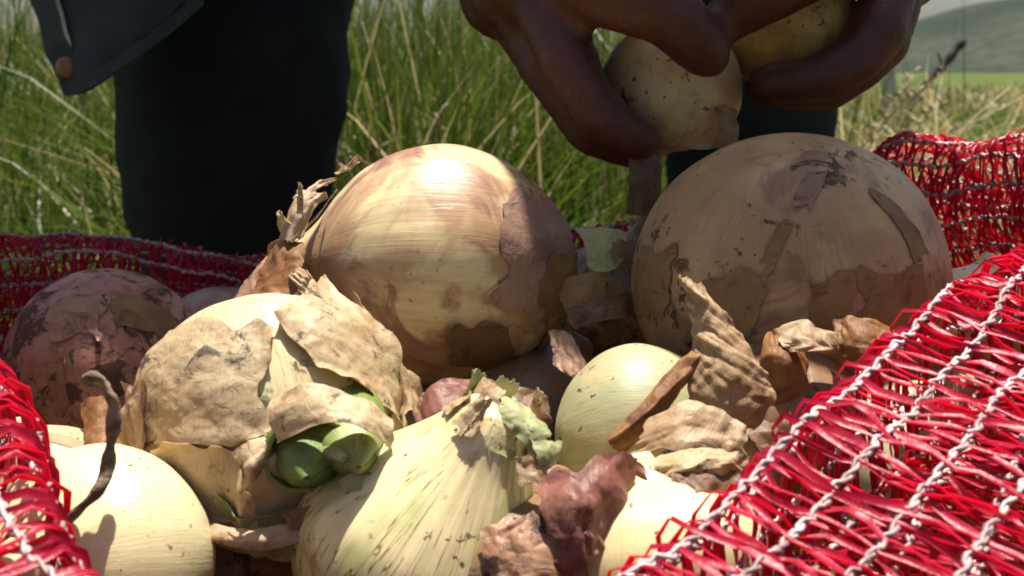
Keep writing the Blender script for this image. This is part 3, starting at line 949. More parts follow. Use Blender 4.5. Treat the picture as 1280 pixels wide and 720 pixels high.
def px_patch(o, corners, name, mat, rag=0.12, seed=0, off=0.0008, lift=0.003, edges='abcd', wr=0.0006, n=(56, 56), ridge=0.0):
    """patch of outer skin on onion o between four photo pixels (tl,tr,bl,br)"""
    C = []
    cp, sp = math.cos(PITCH), math.sin(PITCH)
    for (px, py) in corners:
        d = np.array([(px - 640) / FPX, cp + (360 - py) / FPX * sp, -sp + (360 - py) / FPX * cp]); d /= np.linalg.norm(d)
        oc = CAM - o.c
        Rr = o.R * 1.0
        b = oc @ d; disc = b * b - (oc @ oc - Rr * Rr)
        t = -b - math.sqrt(disc) if disc > 0 else -b
        q = CAM + d * t - o.c
        C.append(q / np.linalg.norm(q))
    C = np.array(C)
    def fn(U, V):
        D = (C[0] * (1 - U[..., None]) + C[1] * U[..., None]) * (1 - V[..., None]) + (C[2] * (1 - U[..., None]) + C[3] * U[..., None]) * V[..., None]
        D /= np.linalg.norm(D, axis=-1)[..., None]
        q = D @ o.M
        th = np.arctan2(q[..., 1], q[..., 0])
        # polar angle -> profile coordinate
        pa = np.arctan2(o.pz, o.pr)
        vv = np.interp(np.arctan2(q[..., 2], np.hypot(q[..., 0], q[..., 1])), np.maximum.accumulate(pa), np.linspace(0, 1, 400))
        e = np.zeros_like(U)
        if 'a' in edges: e = np.maximum(e, 1 - U / 0.25)
        if 'b' in edges: e = np.maximum(e, 1 - (1 - U) / 0.25)
        if 'c' in edges: e = np.maximum(e, 1 - V / 0.25)
        if 'd' in edges: e = np.maximum(e, 1 - (1 - V) / 0.25)
        e = np.clip(e, 0, 1) ** 2
        nz = np.clip(0.45 + 1.0 * fbm(np.stack([U * 4, V * 4, 0 * U + seed], -1), seed, 2), 0, 2)
        return o.pos(th, vv, off + lift * e * nz)
    return sheet(name, fn, n[0], n[1], mat, o.root, rag=rag * 1.25, seed=seed, wr=wr * .6, ridge=ridge, ragf=3.2, octv=3, th=.00015)

# 1 big pale onion in the middle, lying on its side, frayed neck to the left
o1 = onion('large pale onion lying sideways with a frayed neck, in front of the dark trousers', P(560, 335, .47), .0458, (-1, -0.10, 0.05), M_big, hz=1.19, seed=3, roll=0.6, lump=0.04, group=GRP)
px_patch(o1, [(610, 235), (690, 250), (600, 400), (720, 420)], 'outer_skin', PAP_MAUV, rag=.13, seed=3, lift=.0018, off=.0006)
px_patch(o1, [(640, 330), (730, 300), (660, 450), (735, 430)], 'outer_skin', PAP_DULL, rag=.15, seed=4, lift=.004)
px_patch(o1, [(395, 235), (440, 235), (370, 350), (400, 395)], 'outer_skin', PAP_TAN, rag=.10, seed=5, lift=.004, off=.001)
px_patch(o1, [(545, 395), (640, 400), (560, 455), (660, 470)], 'outer_skin', PAP_BRN, rag=.14, seed=6, lift=.004)
NECK1 = [
    ([[(425, 222, .462), (410, 232, .458), (385, 240, .455)], [(400, 225, .455), (392, 238, .45), (378, 250, .45)], [(380, 240, .45), (374, 248, .448), (368, 258, .448)], [(376, 232, .45), (372, 238, .45), (366, 246, .45)]], PAP_BUFF, 7),
    ([[(415, 245, .45), (395, 260, .445), (380, 300, .44)], [(395, 240, .448), (375, 262, .442), (360, 305, .44)], [(378, 236, .45), (362, 262, .448), (348, 310, .45)]], PAP_TAN, 8),
    ([[(380, 300, .44), (378, 335, .43), (372, 370, .425)], [(352, 300, .445), (345, 340, .435), (330, 372, .43)], [(338, 315, .455), (322, 350, .45), (300, 382, .445)]], PAP_ORG, 9),
    ([[(340, 330, .452), (322, 355, .45), (285, 385, .445)], [(332, 318, .46), (312, 348, .458), (280, 392, .452)], [(326, 325, .465), (306, 356, .463), (272, 398, .458)]], PAP_PINK, 10),
    ([[(376, 295, .442), (366, 282, .44), (350, 262, .442)], [(364, 300, .446), (356, 286, .446), (346, 268, .446)], [(356, 300, .45), (350, 285, .45), (347, 262, .45)]], PAP_BUFF, 11),
    ([[(372, 270, .443), (374, 250, .442), (374, 226, .442)], [(378, 272, .442), (380, 250, .441), (378, 228, .441)]], PAP_BUFF, 12),
    ([[(450, 205, .47), (435, 212, .468), (420, 218, .466)], [(448, 192, .472), (432, 205, .47), (415, 216, .468)]], PAP_TAN, 13),
    ([[(375, 335, .43), (390, 345, .425), (400, 375, .424)], [(360, 345, .43), (372, 360, .424), (385, 385, .423)]], PAP_BUFF, 14),
]
for rows, m_, sd in NECK1:
    sheet('neck_skin', ctrl_fn(rows), 30, 30, m_, o1.root, rag=.10, seed=sd, wr=.0008, wrs=220, ridge=.0012, ridges=130, pleat=.0008, pn=4)
# pale green flap with a brown hole standing between the two big onions
sheet('skin_flap', ctrl_fn([[(716, 284, .462), (728, 310, .458), (735, 335, .455)], [(750, 281, .466), (752, 308, .46), (757, 343, .455)], [(786, 291, .47), (784, 310, .466), (780, 326, .462)]]), 40, 40, PAP_GRN, o1.root, rag=.09, seed=15, wr=.0008)
sheet('brown_spot', ctrl_fn([[(766, 302, .4595), (764, 312, .4585), (765, 320, .458)], [(776, 298, .4605), (775, 311, .459), (774, 324, .458)], [(785, 304, .4625), (786, 312, .461), (781, 320, .460)]]), 16, 16, PAP_BRN, o1.root, rag=.12, seed=16)
for rows, m_, sd in [([[(700, 345, .45), (698, 375, .448), (712, 410, .447)], [(742, 338, .452), (745, 372, .45), (750, 415, .448)], [(778, 350, .46), (780, 378, .458), (768, 405, .455)]], PAP_DULL, 17),
                     ([[(705, 385, .446), (720, 410, .444)], [(755, 372, .45), (770, 400, .448)], [(792, 362, .456), (790, 395, .456)]], PAP_BRN, 18)]:
    sheet('skin_flap', ctrl_fn(rows), 36, 36, m_, o1.root, rag=.1, seed=sd, wr=.001, ridge=.0006)

# 2 big dull onion on the right, root end up
o2 = onion('large dull brown onion with cracked skin in front of the bulging red mesh', P(985, 338, .45), .0572, (0.12, 0.30, -0.92), M_right, hz=.96, prof=GLOBE, seed=11, lump=.03, roll=2.0)
px_patch(o2, [(1010, 190), (1045, 192), (985, 250), (1020, 258)], 'outer_skin', PAP_MAUV, rag=.14, seed=21, lift=.0012, off=.0004)
px_patch(o2, [(975, 262), (1000, 268), (940, 345), (962, 350)], 'outer_skin', PAP_DULL, rag=.15, seed=22, lift=.0012, off=.0004)
px_patch(o2, [(880, 340), (965, 325), (850, 425), (950, 420)], 'outer_skin', PAP_DULL, rag=.13, seed=23, lift=.0012, off=.0004)
px_patch(o2, [(1010, 345), (1080, 335), (1000, 430), (1060, 430)], 'outer_skin', PAP_DULL, rag=.12, seed=24, lift=.0012, off=.0004)
px_patch(o2, [(1085, 215), (1120, 225), (1150, 330), (1172, 330)], 'outer_skin', PAP_DULL, rag=.12, seed=25, lift=.0012, off=.0004)
px_patch(o2, [(1070, 330), (1165, 330), (1060, 420), (1150, 420)], 'outer_skin', PAP_DULL, rag=.13, seed=26, lift=.0012, off=.0004)
px_patch(o2, [(790, 310), (850, 300), (800, 400), (850, 410)], 'outer_skin', PAP_DULL, rag=.14, seed=27, lift=.0012, off=.0004)

# 3, 4 onions against the back left wall of the sack
o3 = onion('dirty pinkish purple onion against the left side of the mesh', P(131, 452, .555), .0445, (0.25, 0.35, -0.88), M_left, hz=1.05, seed=21, roll=1.2)
px_patch(o3, [(60, 372), (150, 362), (40, 440), (130, 430)], 'outer_skin', PAP_PINK, rag=.16, seed=31, lift=.003)
px_patch(o3, [(130, 365), (225, 385), (120, 410), (235, 440)], 'outer_skin', PAP_DULL, rag=.15, seed=32, lift=.0025)
px_patch(o3, [(60, 430), (82, 430), (70, 520), (92, 520)], 'outer_skin', PAP_PINK, rag=.12, seed=33, lift=.003)
o4 = onion('pale pink onion half hidden behind the dirty purple one', P(283, 455, .63), .040, (0.5, 0.6, 0.4), M_small, seed=25, nu=96, nv=64)

# 5 papery onion with a green shoot
o5 = onion('papery buff onion with a cut green shoot poking out', P(336, 532, .385), .0430, (0.40, -0.86, -0.22), M_papery, prof=THICK, hz=.94, seed=31, roll=.3, lump=.05)
px_patch(o5, [(335, 400), (402, 366), (400, 470), (498, 545)], 'outer_skin', PAP_BUFF, rag=.06, seed=41, lift=.0065, off=.0022, wr=.0014, ridge=.0007, n=(72, 72), edges='bcd')
px_patch(o5, [(410, 372), (470, 420), (490, 540), (515, 500)], 'outer_skin', PAP_TAN, rag=.09, seed=42, lift=.006, off=.003, wr=.001, edges='abcd')
px_patch(o5, [(205, 420), (345, 405), (165, 560), (350, 560)], 'outer_skin', PAP_BUFF, rag=.10, seed=43, lift=.003, off=.0012, wr=.001, ridge=.0006, n=(80, 80))
px_patch(o5, [(180, 550), (330, 545), (230, 660), (340, 640)], 'outer_skin', PAP_BUFF, rag=.12, seed=44, lift=.004, off=.001, wr=.001, ridge=.0006, n=(64, 64))
px_patch(o5, [(170, 480), (200, 480), (165, 580), (190, 585)], 'outer_skin', PAP_TAN, rag=.06, seed=45, lift=.006, off=.002)
px_patch(o5, [(260, 610), (400, 620), (290, 690), (400, 680)], 'outer_skin', PAP_GRN, rag=.08, seed=46, lift=.003, off=.0012)
for rows, m_, sd in [([[(288, 566, .338), (300, 590, .334), (300, 618, .336)], [(310, 552, .336), (318, 575, .332), (318, 600, .334)], [(332, 545, .338), (335, 560, .336), (332, 580, .338)]], PAP_BUFF, 47),
                     ([[(335, 500, .34), (332, 525, .336), (345, 556, .334)], [(385, 480, .334), (395, 504, .328), (402, 530, .324)], [(440, 492, .334), (450, 514, .328), (460, 540, .325)], [(492, 525, .338), (494, 545, .334), (490, 565, .336)]], PAP_BUFF, 48),
                     ([[(245, 648, .345), (255, 665, .34), (268, 676, .338)], [(300, 662, .338), (310, 676, .334), (322, 688, .334)], [(360, 655, .338), (375, 664, .335), (388, 676, .334)]], PAP_TAN, 49),
                     ([[(350, 640, .336), (362, 664, .334)], [(400, 628, .336), (410, 645, .334)], [(430, 615, .338), (436, 626, .338)]], PAP_ORG, 50)]:
    sheet('skin_flap', ctrl_fn(rows), 44, 36, m_, o5.root, rag=.06, seed=sd, wr=.0012, ridge=.0006)
M_shoot = mat_onion('green_shoot', (0.23, 0.29, 0.07), (0.15, 0.20, 0.045), (0.40, 0.40, 0.15), (0.4, 0.6), (0.52, 0.68), (0.66, 0.71), seed=2.9, streak=.6, rough=.45)
M_cut = mat_simple('cut_shoot_face', (0.15, 0.22, 0.055), (0.11, 0.165, 0.04), 90, .55, .5, .001)
def shoot(ctr, rads, name, mat, cup=True, fl=1.0):
    pth = catmull(np.array([P(*q) for q in ctr]), 20)
    r = np.interp(np.linspace(0, 1, 20), np.linspace(0, 1, len(rads)), rads)
    vv, ff = tube(pth, r, 28, flat=fl, cap=False)
    vv = vv.reshape(20, 28, 3)
    # hollow end: wall turns in and runs back down
    c_end = pth[-1]; t_ = pth[-1] - pth[-3]; t_ /= np.linalg.norm(t_)
    rim_ = vv[-1]
    inner = [c_end + (rim_ - c_end) * .86 + t_ * .0006, c_end + (rim_ - c_end) * .78 - t_ * .002, c_end + (rim_ - c_end) * .55 - t_ * .0045, c_end + (rim_ - c_end) * .02 - t_ * .0055]
    rng_ = np.random.default_rng(4)
    vv = np.concatenate([vv, np.array(inner)], 0)
    n_ = vv.shape[0]
    vv[17:22] += (fbm(vv[17:22] * 260, 5, 2) * .0012)[..., None] * t_
    I, J = np.meshgrid(np.arange(n_ - 1), np.arange(28), indexing='ij'); J2 = (J + 1) % 28
    F = np.stack([I * 28 + J, I * 28 + J2, (I + 1) * 28 + J2, (I + 1) * 28 + J], -1).reshape(-1, 4)
    an = np.arange(28) / 28 * 6.283
    mer = np.stack(np.broadcast_arrays(np.cos(an)[None], np.sin(an)[None], np.linspace(0, 2, n_)[:, None]), -1).reshape(-1, 3)
    return part(name, vv.reshape(-1, 3), F, mat, o5.root, mer)
def dome(ctr, rads, name, mat, fl=1.0):
    pth = catmull(np.array([P(*q) for q in ctr]), 30)
    r = catmull(np.array(rads)[:, None], 30)[:, 0]
    vv, ff = tube(pth, r, 28, flat=fl)
    an = np.arange(28) / 28 * 6.283
    mer = np.stack(np.broadcast_arrays(np.cos(an)[None], np.sin(an)[None], np.linspace(0, 2, 30)[:, None]), -1).reshape(-1, 3)
    mer = np.concatenate([mer, mer[:1], mer[-1:]])
    vv = vv + (fbm(vv * 150, 9, 3) * .0007)[:, None]
    return part(name, vv, ff, mat, o5.root, mer)
def leaf_base(A_, B_, r, a0, a1, flare, mat, sd, name='green_shoot', th=.0011, rag=.05):
    """one layer of the cut shoot: a rolled leaf base from A to B"""
    A_, B_ = P(*A_), P(*B_)
    ax = B_ - A_; L_ = np.linalg.norm(ax); ax /= L_
    e1 = np.cross(ax, [0, 0, 1.]); e1 /= np.linalg.norm(e1); e2 = np.cross(e1, ax)
    def fn(U, V):
        an = a0 + (a1 - a0) * U
        rr = r * (1.08 - .1 * V + flare * V ** 3) * (1 + .05 * np.sin(an * 3 + sd))
        return A_ + ax * (L_ * V)[..., None] + (e1 * np.cos(an)[..., None] * 1.12 + e2 * np.sin(an)[..., None] * .92) * rr[..., None]
    return sheet(name, fn, 44, 26, mat, o5.root, rag=rag, seed=sd, wr=.0005, wrs=180, th=th, ragf=4, octv=3)
leaf_base((392, 530, .364), (390, 570, .3370), .0112, -2.9, 3.35, .0, M_shoot, 54)
leaf_base((390, 532, .364), (384, 598, .3265), .0102, -3.3, 2.98, -.975, M_cut, 55, rag=.006)
leaf_base((425, 520, .364), (447, 584, .3265), .0098, -3.3, 2.98, -.975, M_shoot, 57, rag=.006)
leaf_base((404, 560, .345), (430, 573, .3225), .0024, -3.3, 2.98, -.97, PAP_GRN, 58, name='shoot_tip', th=.0004, rag=.006)
sheet('skin_flap', ctrl_fn([[(425, 600, .332), (430, 618, .33)], [(442, 592, .33), (450, 612, .328)], [(462, 600, .334), (458, 620, .332)]]), 20, 20, PAP_GRN, o5.root, rag=.1, seed=51, wr=.0012)

# 6 bright onion with dry stem, 7 behind it
o6 = onion('smooth bright yellow onion with a thin curled dry stem', P(126, 706, .338), .0325, (-0.36, -0.84, 0.32), M_bright, hz=1.0, seed=41, lump=.03, rib=.003)
stem_px = [(66, 672, .318), (72, 662, .3125), (100, 636, .309), (122, 614, .309), (133, 590, .311), (138, 555, .313), (142, 522, .313), (138, 495, .312), (126, 476, .311), (111, 470, .310), (109, 478, .310)]
pth = catmull(np.array([P(*q) for q in stem_px]), 70)
tr = np.linspace(0, 1, 70)
vv, ff = tube(pth, (.0012 + .0006 * np.sin(tr * np.pi) + .00025 * np.sin(tr * 47) + .0002 * np.sin(tr * 23)), 10, flat=.8)
vv = vv + (fbm(vv * 420, 3, 3) * .00045)[:, None]
M_stem = mat_simple('dry_stem', (0.30, 0.21, 0.13), (0.14, 0.085, 0.05), 220, .75, .8, .001, lo=.38, hi=.6)
part('dry_stem', vv, ff, M_stem, o6.root)
o7 = onion('pale onion top between the bright yellow onion and the purple one', P(58, 640, .445), .0325, (-0.4, 0.5, 0.6), M_mid, seed=43, nu=96, nv=64)
sheet('skin_flap', ctrl_fn([[(18, 548, .425), (25, 562, .418)], [(60, 540, .42), (62, 555, .412)], [(105, 552, .418), (108, 566, .410)]]), 30, 20, PAP_TAN, o7.root, rag=.08, seed=52, wr=.001)
sheet('skin_flap', ctrl_fn([[(102, 505, .45), (104, 540, .44), (108, 580, .43)], [(125, 492, .445), (128, 540, .435), (130, 585, .425)], [(148, 515, .45), (158, 545, .44), (152, 585, .43)]]), 30, 30, PAP_ORG, o7.root, rag=.08, seed=53, wr=.0012, ridge=.0008)

# 8 front onion with upright neck
o8 = onion('veined yellow onion with its torn neck standing upright', P(527, 694, .352), .0375, (0.44, -0.10, 0.86), M_neck, prof=CONE, hz=.98, seed=51, rib=.016, lump=.03, roll=1.1, nu=200, nv=128)
for rows, m_, sd in [([[(575, 505, .348), (600, 512, .338), (630, 515, .335)], [(585, 482, .35), (604, 490, .34), (626, 500, .336)], [(596, 465, .352), (612, 474, .344), (634, 490, .34)]], PAP_TAN, 62),
                     ([[(610, 520, .334), (640, 540, .33), (668, 575, .328)], [(625, 498, .336), (655, 525, .331), (682, 560, .328)], [(640, 496, .342), (668, 518, .336), (690, 545, .332)]], PAP_GRN, 63),
                     ([[(655, 540, .33), (665, 565, .326), (672, 590, .326)], [(680, 548, .33), (690, 566, .328), (688, 590, .328)], [(702, 553, .334), (700, 562, .332), (694, 580, .332)]], PAP_GRN, 64),
                     ([[(560, 520, .345), (565, 545, .338)], [(572, 505, .348), (582, 520, .34)], [(590, 495, .352), (600, 506, .345)]], PAP_TAN, 65),
                     ([[(640, 570, .328), (650, 610, .324)], [(660, 568, .326), (668, 605, .323)], [(684, 575, .328), (686, 608, .326)]], PAP_TAN, 66)]:
    sheet('neck_skin', ctrl_fn(rows), 36, 36, m_, o8.root, rag=.12, seed=sd, wr=.0014, wrs=200, ridge=.0006, ragf=7)

def fringe(o, n, v0, ln, mats, seed, spread=.35, wid=.42):
    r_ = np.random.default_rng(seed)
    ax = o.M[:, 2]
    for k in range(n):
        u0 = k / n * 6.283 + r_.normal(0, .12); L_ = ln * r_.uniform(.55, 1.2); sp_ = spread * r_.uniform(-.2, 1.2); wd = wid * r_.uniform(.7, 1.3)
        def fn(U, V, u0=u0, L_=L_, sp_=sp_, wd=wd):
            uu = u0 + (U - .5) * 2 * wd * (1 - .35 * V)
            p = o.pos(uu, v0 + 0 * V, .0006 + .0009 * (k % 3) + 0 * V)
            axp = o.c + ax * ((p - o.c) @ ax)[..., None]
            rad = (p - axp); rl = np.linalg.norm(rad, axis=-1)[..., None]; rad = rad / rl
            sc = V[..., None]
            return axp + rad * rl * (1 - .42 * sc) + ax * L_ * sc + rad * L_ * sp_ * sc ** 2.2
        sheet('neck_skin', fn, 22, 26, mats[k % len(mats)], o.root, rag=.10, seed=seed + k, wr=.0008, wrs=240, ridge=.0006, ridges=170, ragf=7)
fringe(o8, 7, .85, .013, [PAP_GRN, PAP_TAN, PAP_BUFF], 400)
# 9 small pale onion in the middle right, with its big crumpled dry leaf
o9 = onion('small pale greenish onion with a crumpled upright dry leaf', P(800, 548, .402), .0305, (0.78, -0.42, 0.34), M_mid, seed=61, lump=.03, roll=.5)
sheet('dry_leaf', ctrl_fn([[(846, 344, .378), (858, 372, .376), (866, 410, .374), (864, 450, .37), (862, 500, .366), (872, 545, .364)],
                           [(862, 346, .374), (880, 378, .370), (895, 415, .366), (908, 455, .361), (905, 500, .36), (898, 545, .360)],
                           [(876, 352, .378), (908, 392, .374), (938, 432, .371), (962, 470, .367), (972, 498, .366), (940, 540, .366)]]), 80, 110, PAP_BARK, o9.root, rag=.05, seed=71, wr=.0005, wrs=120, ridge=.0015, ridges=230, aniso=.3, ragf=6, pleat=.0005, pn=5.5, slant=1.6)
sheet('dry_leaf', ctrl_fn([[(868, 432, .372), (815, 490, .364), (752, 552, .358)], [(880, 440, .368), (826, 500, .360), (760, 562, .355)], [(886, 452, .372), (834, 512, .365), (772, 574, .360)]]), 30, 60, PAP_ORG, o9.root, rag=.07, seed=72, wr=.0006, ridge=.0012, ridges=120, pleat=.0016, pn=2.3)
# 10 front right onion with curled skins
o10 = onion('small yellow onion half wrapped in loose brown skins beside the mesh edge', P(828, 712, .34), .0305, (-0.2, 0.3, 0.9), M_bright, hz=1.0, seed=71, lump=.035, prof=FLAT)
for rows, m_, sd in [([[(772, 578, .350), (792, 548, .350), (812, 522, .356)], [(822, 562, .343), (848, 532, .345), (872, 498, .352)], [(878, 578, .340), (896, 546, .343), (912, 516, .350)], [(928, 596, .345), (936, 566, .346), (934, 536, .350)]], PAP_TAN, 73),
                     ([[(786, 606, .343), (800, 582, .342), (828, 556, .346)], [(838, 596, .334), (852, 574, .334), (872, 556, .340)], [(888, 594, .332), (904, 576, .333), (918, 560, .338)], [(930, 606, .338), (938, 590, .338), (938, 570, .340)]], PAP_BUFF, 74),
                     ([[(832, 588, .334), (845, 620, .328), (850, 642, .33)], [(880, 590, .33), (884, 620, .325), (880, 652, .328)], [(930, 582, .338), (925, 615, .335), (900, 650, .336)]], PAP_BRN, 75),
                     ([[(770, 590, .345), (790, 570, .34)], [(800, 620, .338), (815, 598, .334)], [(775, 650, .336), (792, 640, .333)]], PAP_RED, 76)]:
    sheet('skin_flap', ctrl_fn(rows), 48, 36, m_, o10.root, rag=.10, seed=sd, wr=.0006, wrs=170, ridge=.0018, ridges=130, pleat=.0006, pn=3.0, slant=.2)

# 11 bright onion seen through the mesh on the right
o11 = onion('sunlit onion seen through the mesh beside the big dull onion', P(1212, 412, .49), .026, (0.3, 0.2, 0.9), M_bright, seed=81, nu=96, nv=64)

# onions lower in the heap that show in the gaps
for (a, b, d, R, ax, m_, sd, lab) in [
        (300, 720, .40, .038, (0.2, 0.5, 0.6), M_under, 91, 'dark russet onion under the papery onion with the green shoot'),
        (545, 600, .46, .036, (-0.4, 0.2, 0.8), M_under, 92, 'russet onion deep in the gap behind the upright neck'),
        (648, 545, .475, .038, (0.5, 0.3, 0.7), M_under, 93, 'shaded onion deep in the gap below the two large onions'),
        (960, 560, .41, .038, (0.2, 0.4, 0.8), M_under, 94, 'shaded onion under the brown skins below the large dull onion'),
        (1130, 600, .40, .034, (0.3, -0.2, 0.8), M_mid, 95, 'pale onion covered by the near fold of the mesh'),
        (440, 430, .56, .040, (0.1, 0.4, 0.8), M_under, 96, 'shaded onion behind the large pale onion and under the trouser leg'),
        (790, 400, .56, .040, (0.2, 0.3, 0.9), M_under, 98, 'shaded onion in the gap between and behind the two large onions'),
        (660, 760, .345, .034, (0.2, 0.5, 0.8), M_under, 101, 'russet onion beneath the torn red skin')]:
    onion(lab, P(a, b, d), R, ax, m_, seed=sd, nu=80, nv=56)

# ------------------------------------------------------------------ loose dry skins
def loose(label, rows_list, grp='loose dry onion skins on the heap'):
    pts = np.concatenate([np.array([P(*q) for r in rows for q in r]) for rows, *_ in rows_list])
    lo = pts.mean(0); lo[2] = pts[:, 2].min()
    root = empty('onion_skin', lo, label, 'onion skin', grp)
    for rows, m_, sd, kw in rows_list:
        a = dict(rag=.09, wr=.0003, wrs=160, ridge=.0022, ridges=105, pleat=.0008, pn=3.0, slant=.3)
        a.update(kw)
        sheet('torn_skin', ctrl_fn(rows), 60, 60, m_, root, seed=sd, **a)
    return root
loose('crumpled glossy purple red skin lying on the veined yellow onion', [
    ([[(664, 598, .325), (672, 640, .318), (690, 690, .315), (690, 730, .315)], [(715, 575, .325), (722, 625, .314), (728, 670, .311), (724, 720, .312)], [(770, 562, .33), (765, 610, .322), (752, 655, .318), (742, 700, .318)], [(802, 575, .338), (798, 620, .332), (780, 660, .328), (758, 700, .324)]], PAP_RED, 81, dict(rag=.13, ridge=.0030, ridges=130, aniso=.6)),
    ([[(598, 662, .322), (606, 700, .317), (612, 740, .314)], [(645, 645, .319), (652, 690, .312), (655, 740, .31)], [(690, 628, .32), (698, 680, .314), (704, 740, .312)]], PAP_PINK, 82, dict(rag=.06, ridge=.0014))])
loose('small pinkish skin flake sticking up from the dark gap', [
    ([[(684, 412, .43), (690, 435, .424), (690, 456, .42)], [(708, 414, .426), (716, 445, .418), (716, 472, .414)], [(720, 425, .424), (734, 455, .416), (742, 470, .412)]], PAP_PINK, 83, dict(rag=.05, ridge=.001, wr=.0006))])
loose('folded brown skin with pale edges below the large dull onion', [
    ([[(955, 412, .388), (950, 450, .382), (945, 505, .38)], [(972, 405, .384), (982, 450, .376), (985, 505, .376)], [(1000, 400, .388), (1012, 450, .384), (1010, 500, .384)]], PAP_ORG, 84, dict(rag=.06, ridge=.002)),
    ([[(966, 408, .384), (972, 425, .378), (980, 440, .376)], [(1000, 399, .382), (1005, 422, .374), (1010, 440, .372)], [(1030, 412, .384), (1036, 428, .378), (1035, 444, .376)], [(1050, 428, .388), (1054, 438, .384), (1046, 446, .384)]], PAP_TAN, 85, dict(rag=.06, ridge=.0026))])
loose('dark orange brown skin curl at the foot of the large dull onion', [
    ([[(1040, 405, .392), (1045, 430, .385), (1050, 452, .384)], [(1075, 398, .388), (1082, 428, .38), (1085, 450, .38)], [(1115, 412, .392), (1120, 430, .388), (1105, 450, .388)]], PAP_ORG, 86, dict(rag=.08)),
    ([[(900, 505, .385), (930, 540, .372), (950, 575, .366)], [(960, 480, .385), (985, 520, .374), (1000, 560, .37)], [(1020, 470, .39), (1040, 500, .384), (1040, 540, .382)]], PAP_BRN, 87, dict(rag=.08))])
loose('dark red brown skin scrap in the gap beside the upright neck', [
    ([[(512, 495, .40), (518, 530, .392), (520, 565, .388)], [(550, 476, .398), (553, 515, .388), (550, 550, .385)], [(592, 470, .40), (586, 500, .394), (572, 530, .39)]], PAP_RED, 88, dict(rag=.07))])

loose('long dark brown skin scrap bridging the gap behind the upright neck', [
    ([[(590, 470, .43), (600, 500, .424), (612, 525, .42)], [(640, 480, .425), (648, 512, .418), (655, 540, .414)], [(690, 495, .428), (694, 522, .422), (690, 545, .42)]], PAP_BRN, 89, dict(rag=.12))])

# ------------------------------------------------------------------ person bending over the sack
def capsule_chain(path, rads, n=14, ns=16, flat=None):
    """closed tapered limb through the joints, rounded ends"""
    path = np.asarray(path, float); rads = np.asarray(rads, float)
    q = catmull(path, n * (len(path) - 1) + 1)
    r = np.interp(np.linspace(0, len(path) - 1, len(q)), np.arange(len(path)), rads)
    t0 = q[0] - q[1]; t0 /= np.linalg.norm(t0)
    t1 = q[-1] - q[-2]; t1 /= np.linalg.norm(t1)
    a = np.array([.25, .55, .8, .95])
    pre = [q[0] + t0 * r[0] * c for c in a[::-1]]; prr = [r[0] * math.sqrt(1 - c * c) for c in a[::-1]]
    post = [q[-1] + t1 * r[-1] * c for c in a]; por = [r[-1] * math.sqrt(1 - c * c) for c in a]
    q = np.concatenate([pre, q, post]); r = np.concatenate([prr, r, por])
    v, fs = tube(q, r, ns, flat)
    F = [list(map(int, f)) for g in fs for f in g]
    return v, F

def ellipsoid(c, rad, rot=None, n=20):
    u = np.linspace(0, 2 * np.pi, n, endpoint=False); w = np.linspace(0, np.pi, n)
    U, W = np.meshgrid(u, w, indexing='ij')
    p = np.stack([np.cos(U) * np.sin(W) * rad[0], np.sin(U) * np.sin(W) * rad[1], np.cos(W) * rad[2]], -1).reshape(-1, 3)
    if rot is not None:
        p = p @ np.array(rot).T
    return p + np.asarray(c), [list(map(int, f)) for f in grid_faces(n, n, True)]

def fuse(name, pieces, voxel, smooth_it, mat, root, post=None):
    vs, fs, off = [], [], 0
    for v, f in pieces:
        vs.append(v); fs += [[i + off for i in q] for q in f]
        off += len(v)
    v = np.concatenate(vs) - np.array(root.location)
    me = bpy.data.meshes.new(name + '_src')
    me.from_pydata([tuple(p) for p in v], [], fs)
    tmp = bpy.data.objects.new('tmp', me)
    COL.objects.link(tmp)
    md = tmp.modifiers.new('r', 'REMESH'); md.mode = 'VOXEL'; md.voxel_size = voxel
    if smooth_it:
        ms = tmp.modifiers.new('s', 'SMOOTH'); ms.factor = .5; ms.iterations = smooth_it
    dg = bpy.context.evaluated_depsgraph_get()
    res = bpy.data.meshes.new_from_object(tmp.evaluated_get(dg))
    bpy.data.objects.remove(tmp)
    bpy.data.meshes.remove(me)
    res.name = name
    co = np.zeros(len(res.vertices) * 3, np.float32); res.vertices.foreach_get('co', co)
    co = co.reshape(-1, 3)
    if post is not None:
        nn = np.zeros(len(res.vertices) * 3, np.float32); res.vertices.foreach_get('normal', nn)
        co = post(co.astype(float) + np.array(root.location), nn.reshape(-1, 3).astype(float)) - np.array(root.location)
        res.vertices.foreach_set('co', co.astype(np.float32).ravel())
    res.polygons.foreach_set('use_smooth', np.ones(len(res.polygons), bool))
    res.update()
    res.materials.clear()
    return link(name, res, mat, root)

M_skin = mat_skin()
M_trous = mat_fabric('dark_trouser_cloth', (0.010, 0.010, 0.012), (0.016, 0.016, 0.018))
M_jack = mat_fabric('charcoal_denim', (0.034, 0.036, 0.040), (0.056, 0.058, 0.062), 700)
M_boot = mat_simple('worn_boot_leather', (0.030, 0.024, 0.020), (0.055, 0.045, 0.036), 30, .6, .4, .002)
M_hair = mat_simple('dark_hair', (0.012, 0.010, 0.009), (0.025, 0.02, 0.016), 120, .6, .8, .003)
M_copper = mat_simple('copper_button', (0.32, 0.12, 0.05), (0.22, 0.08, 0.035), 90, .45, .3, .001, spec=.6)

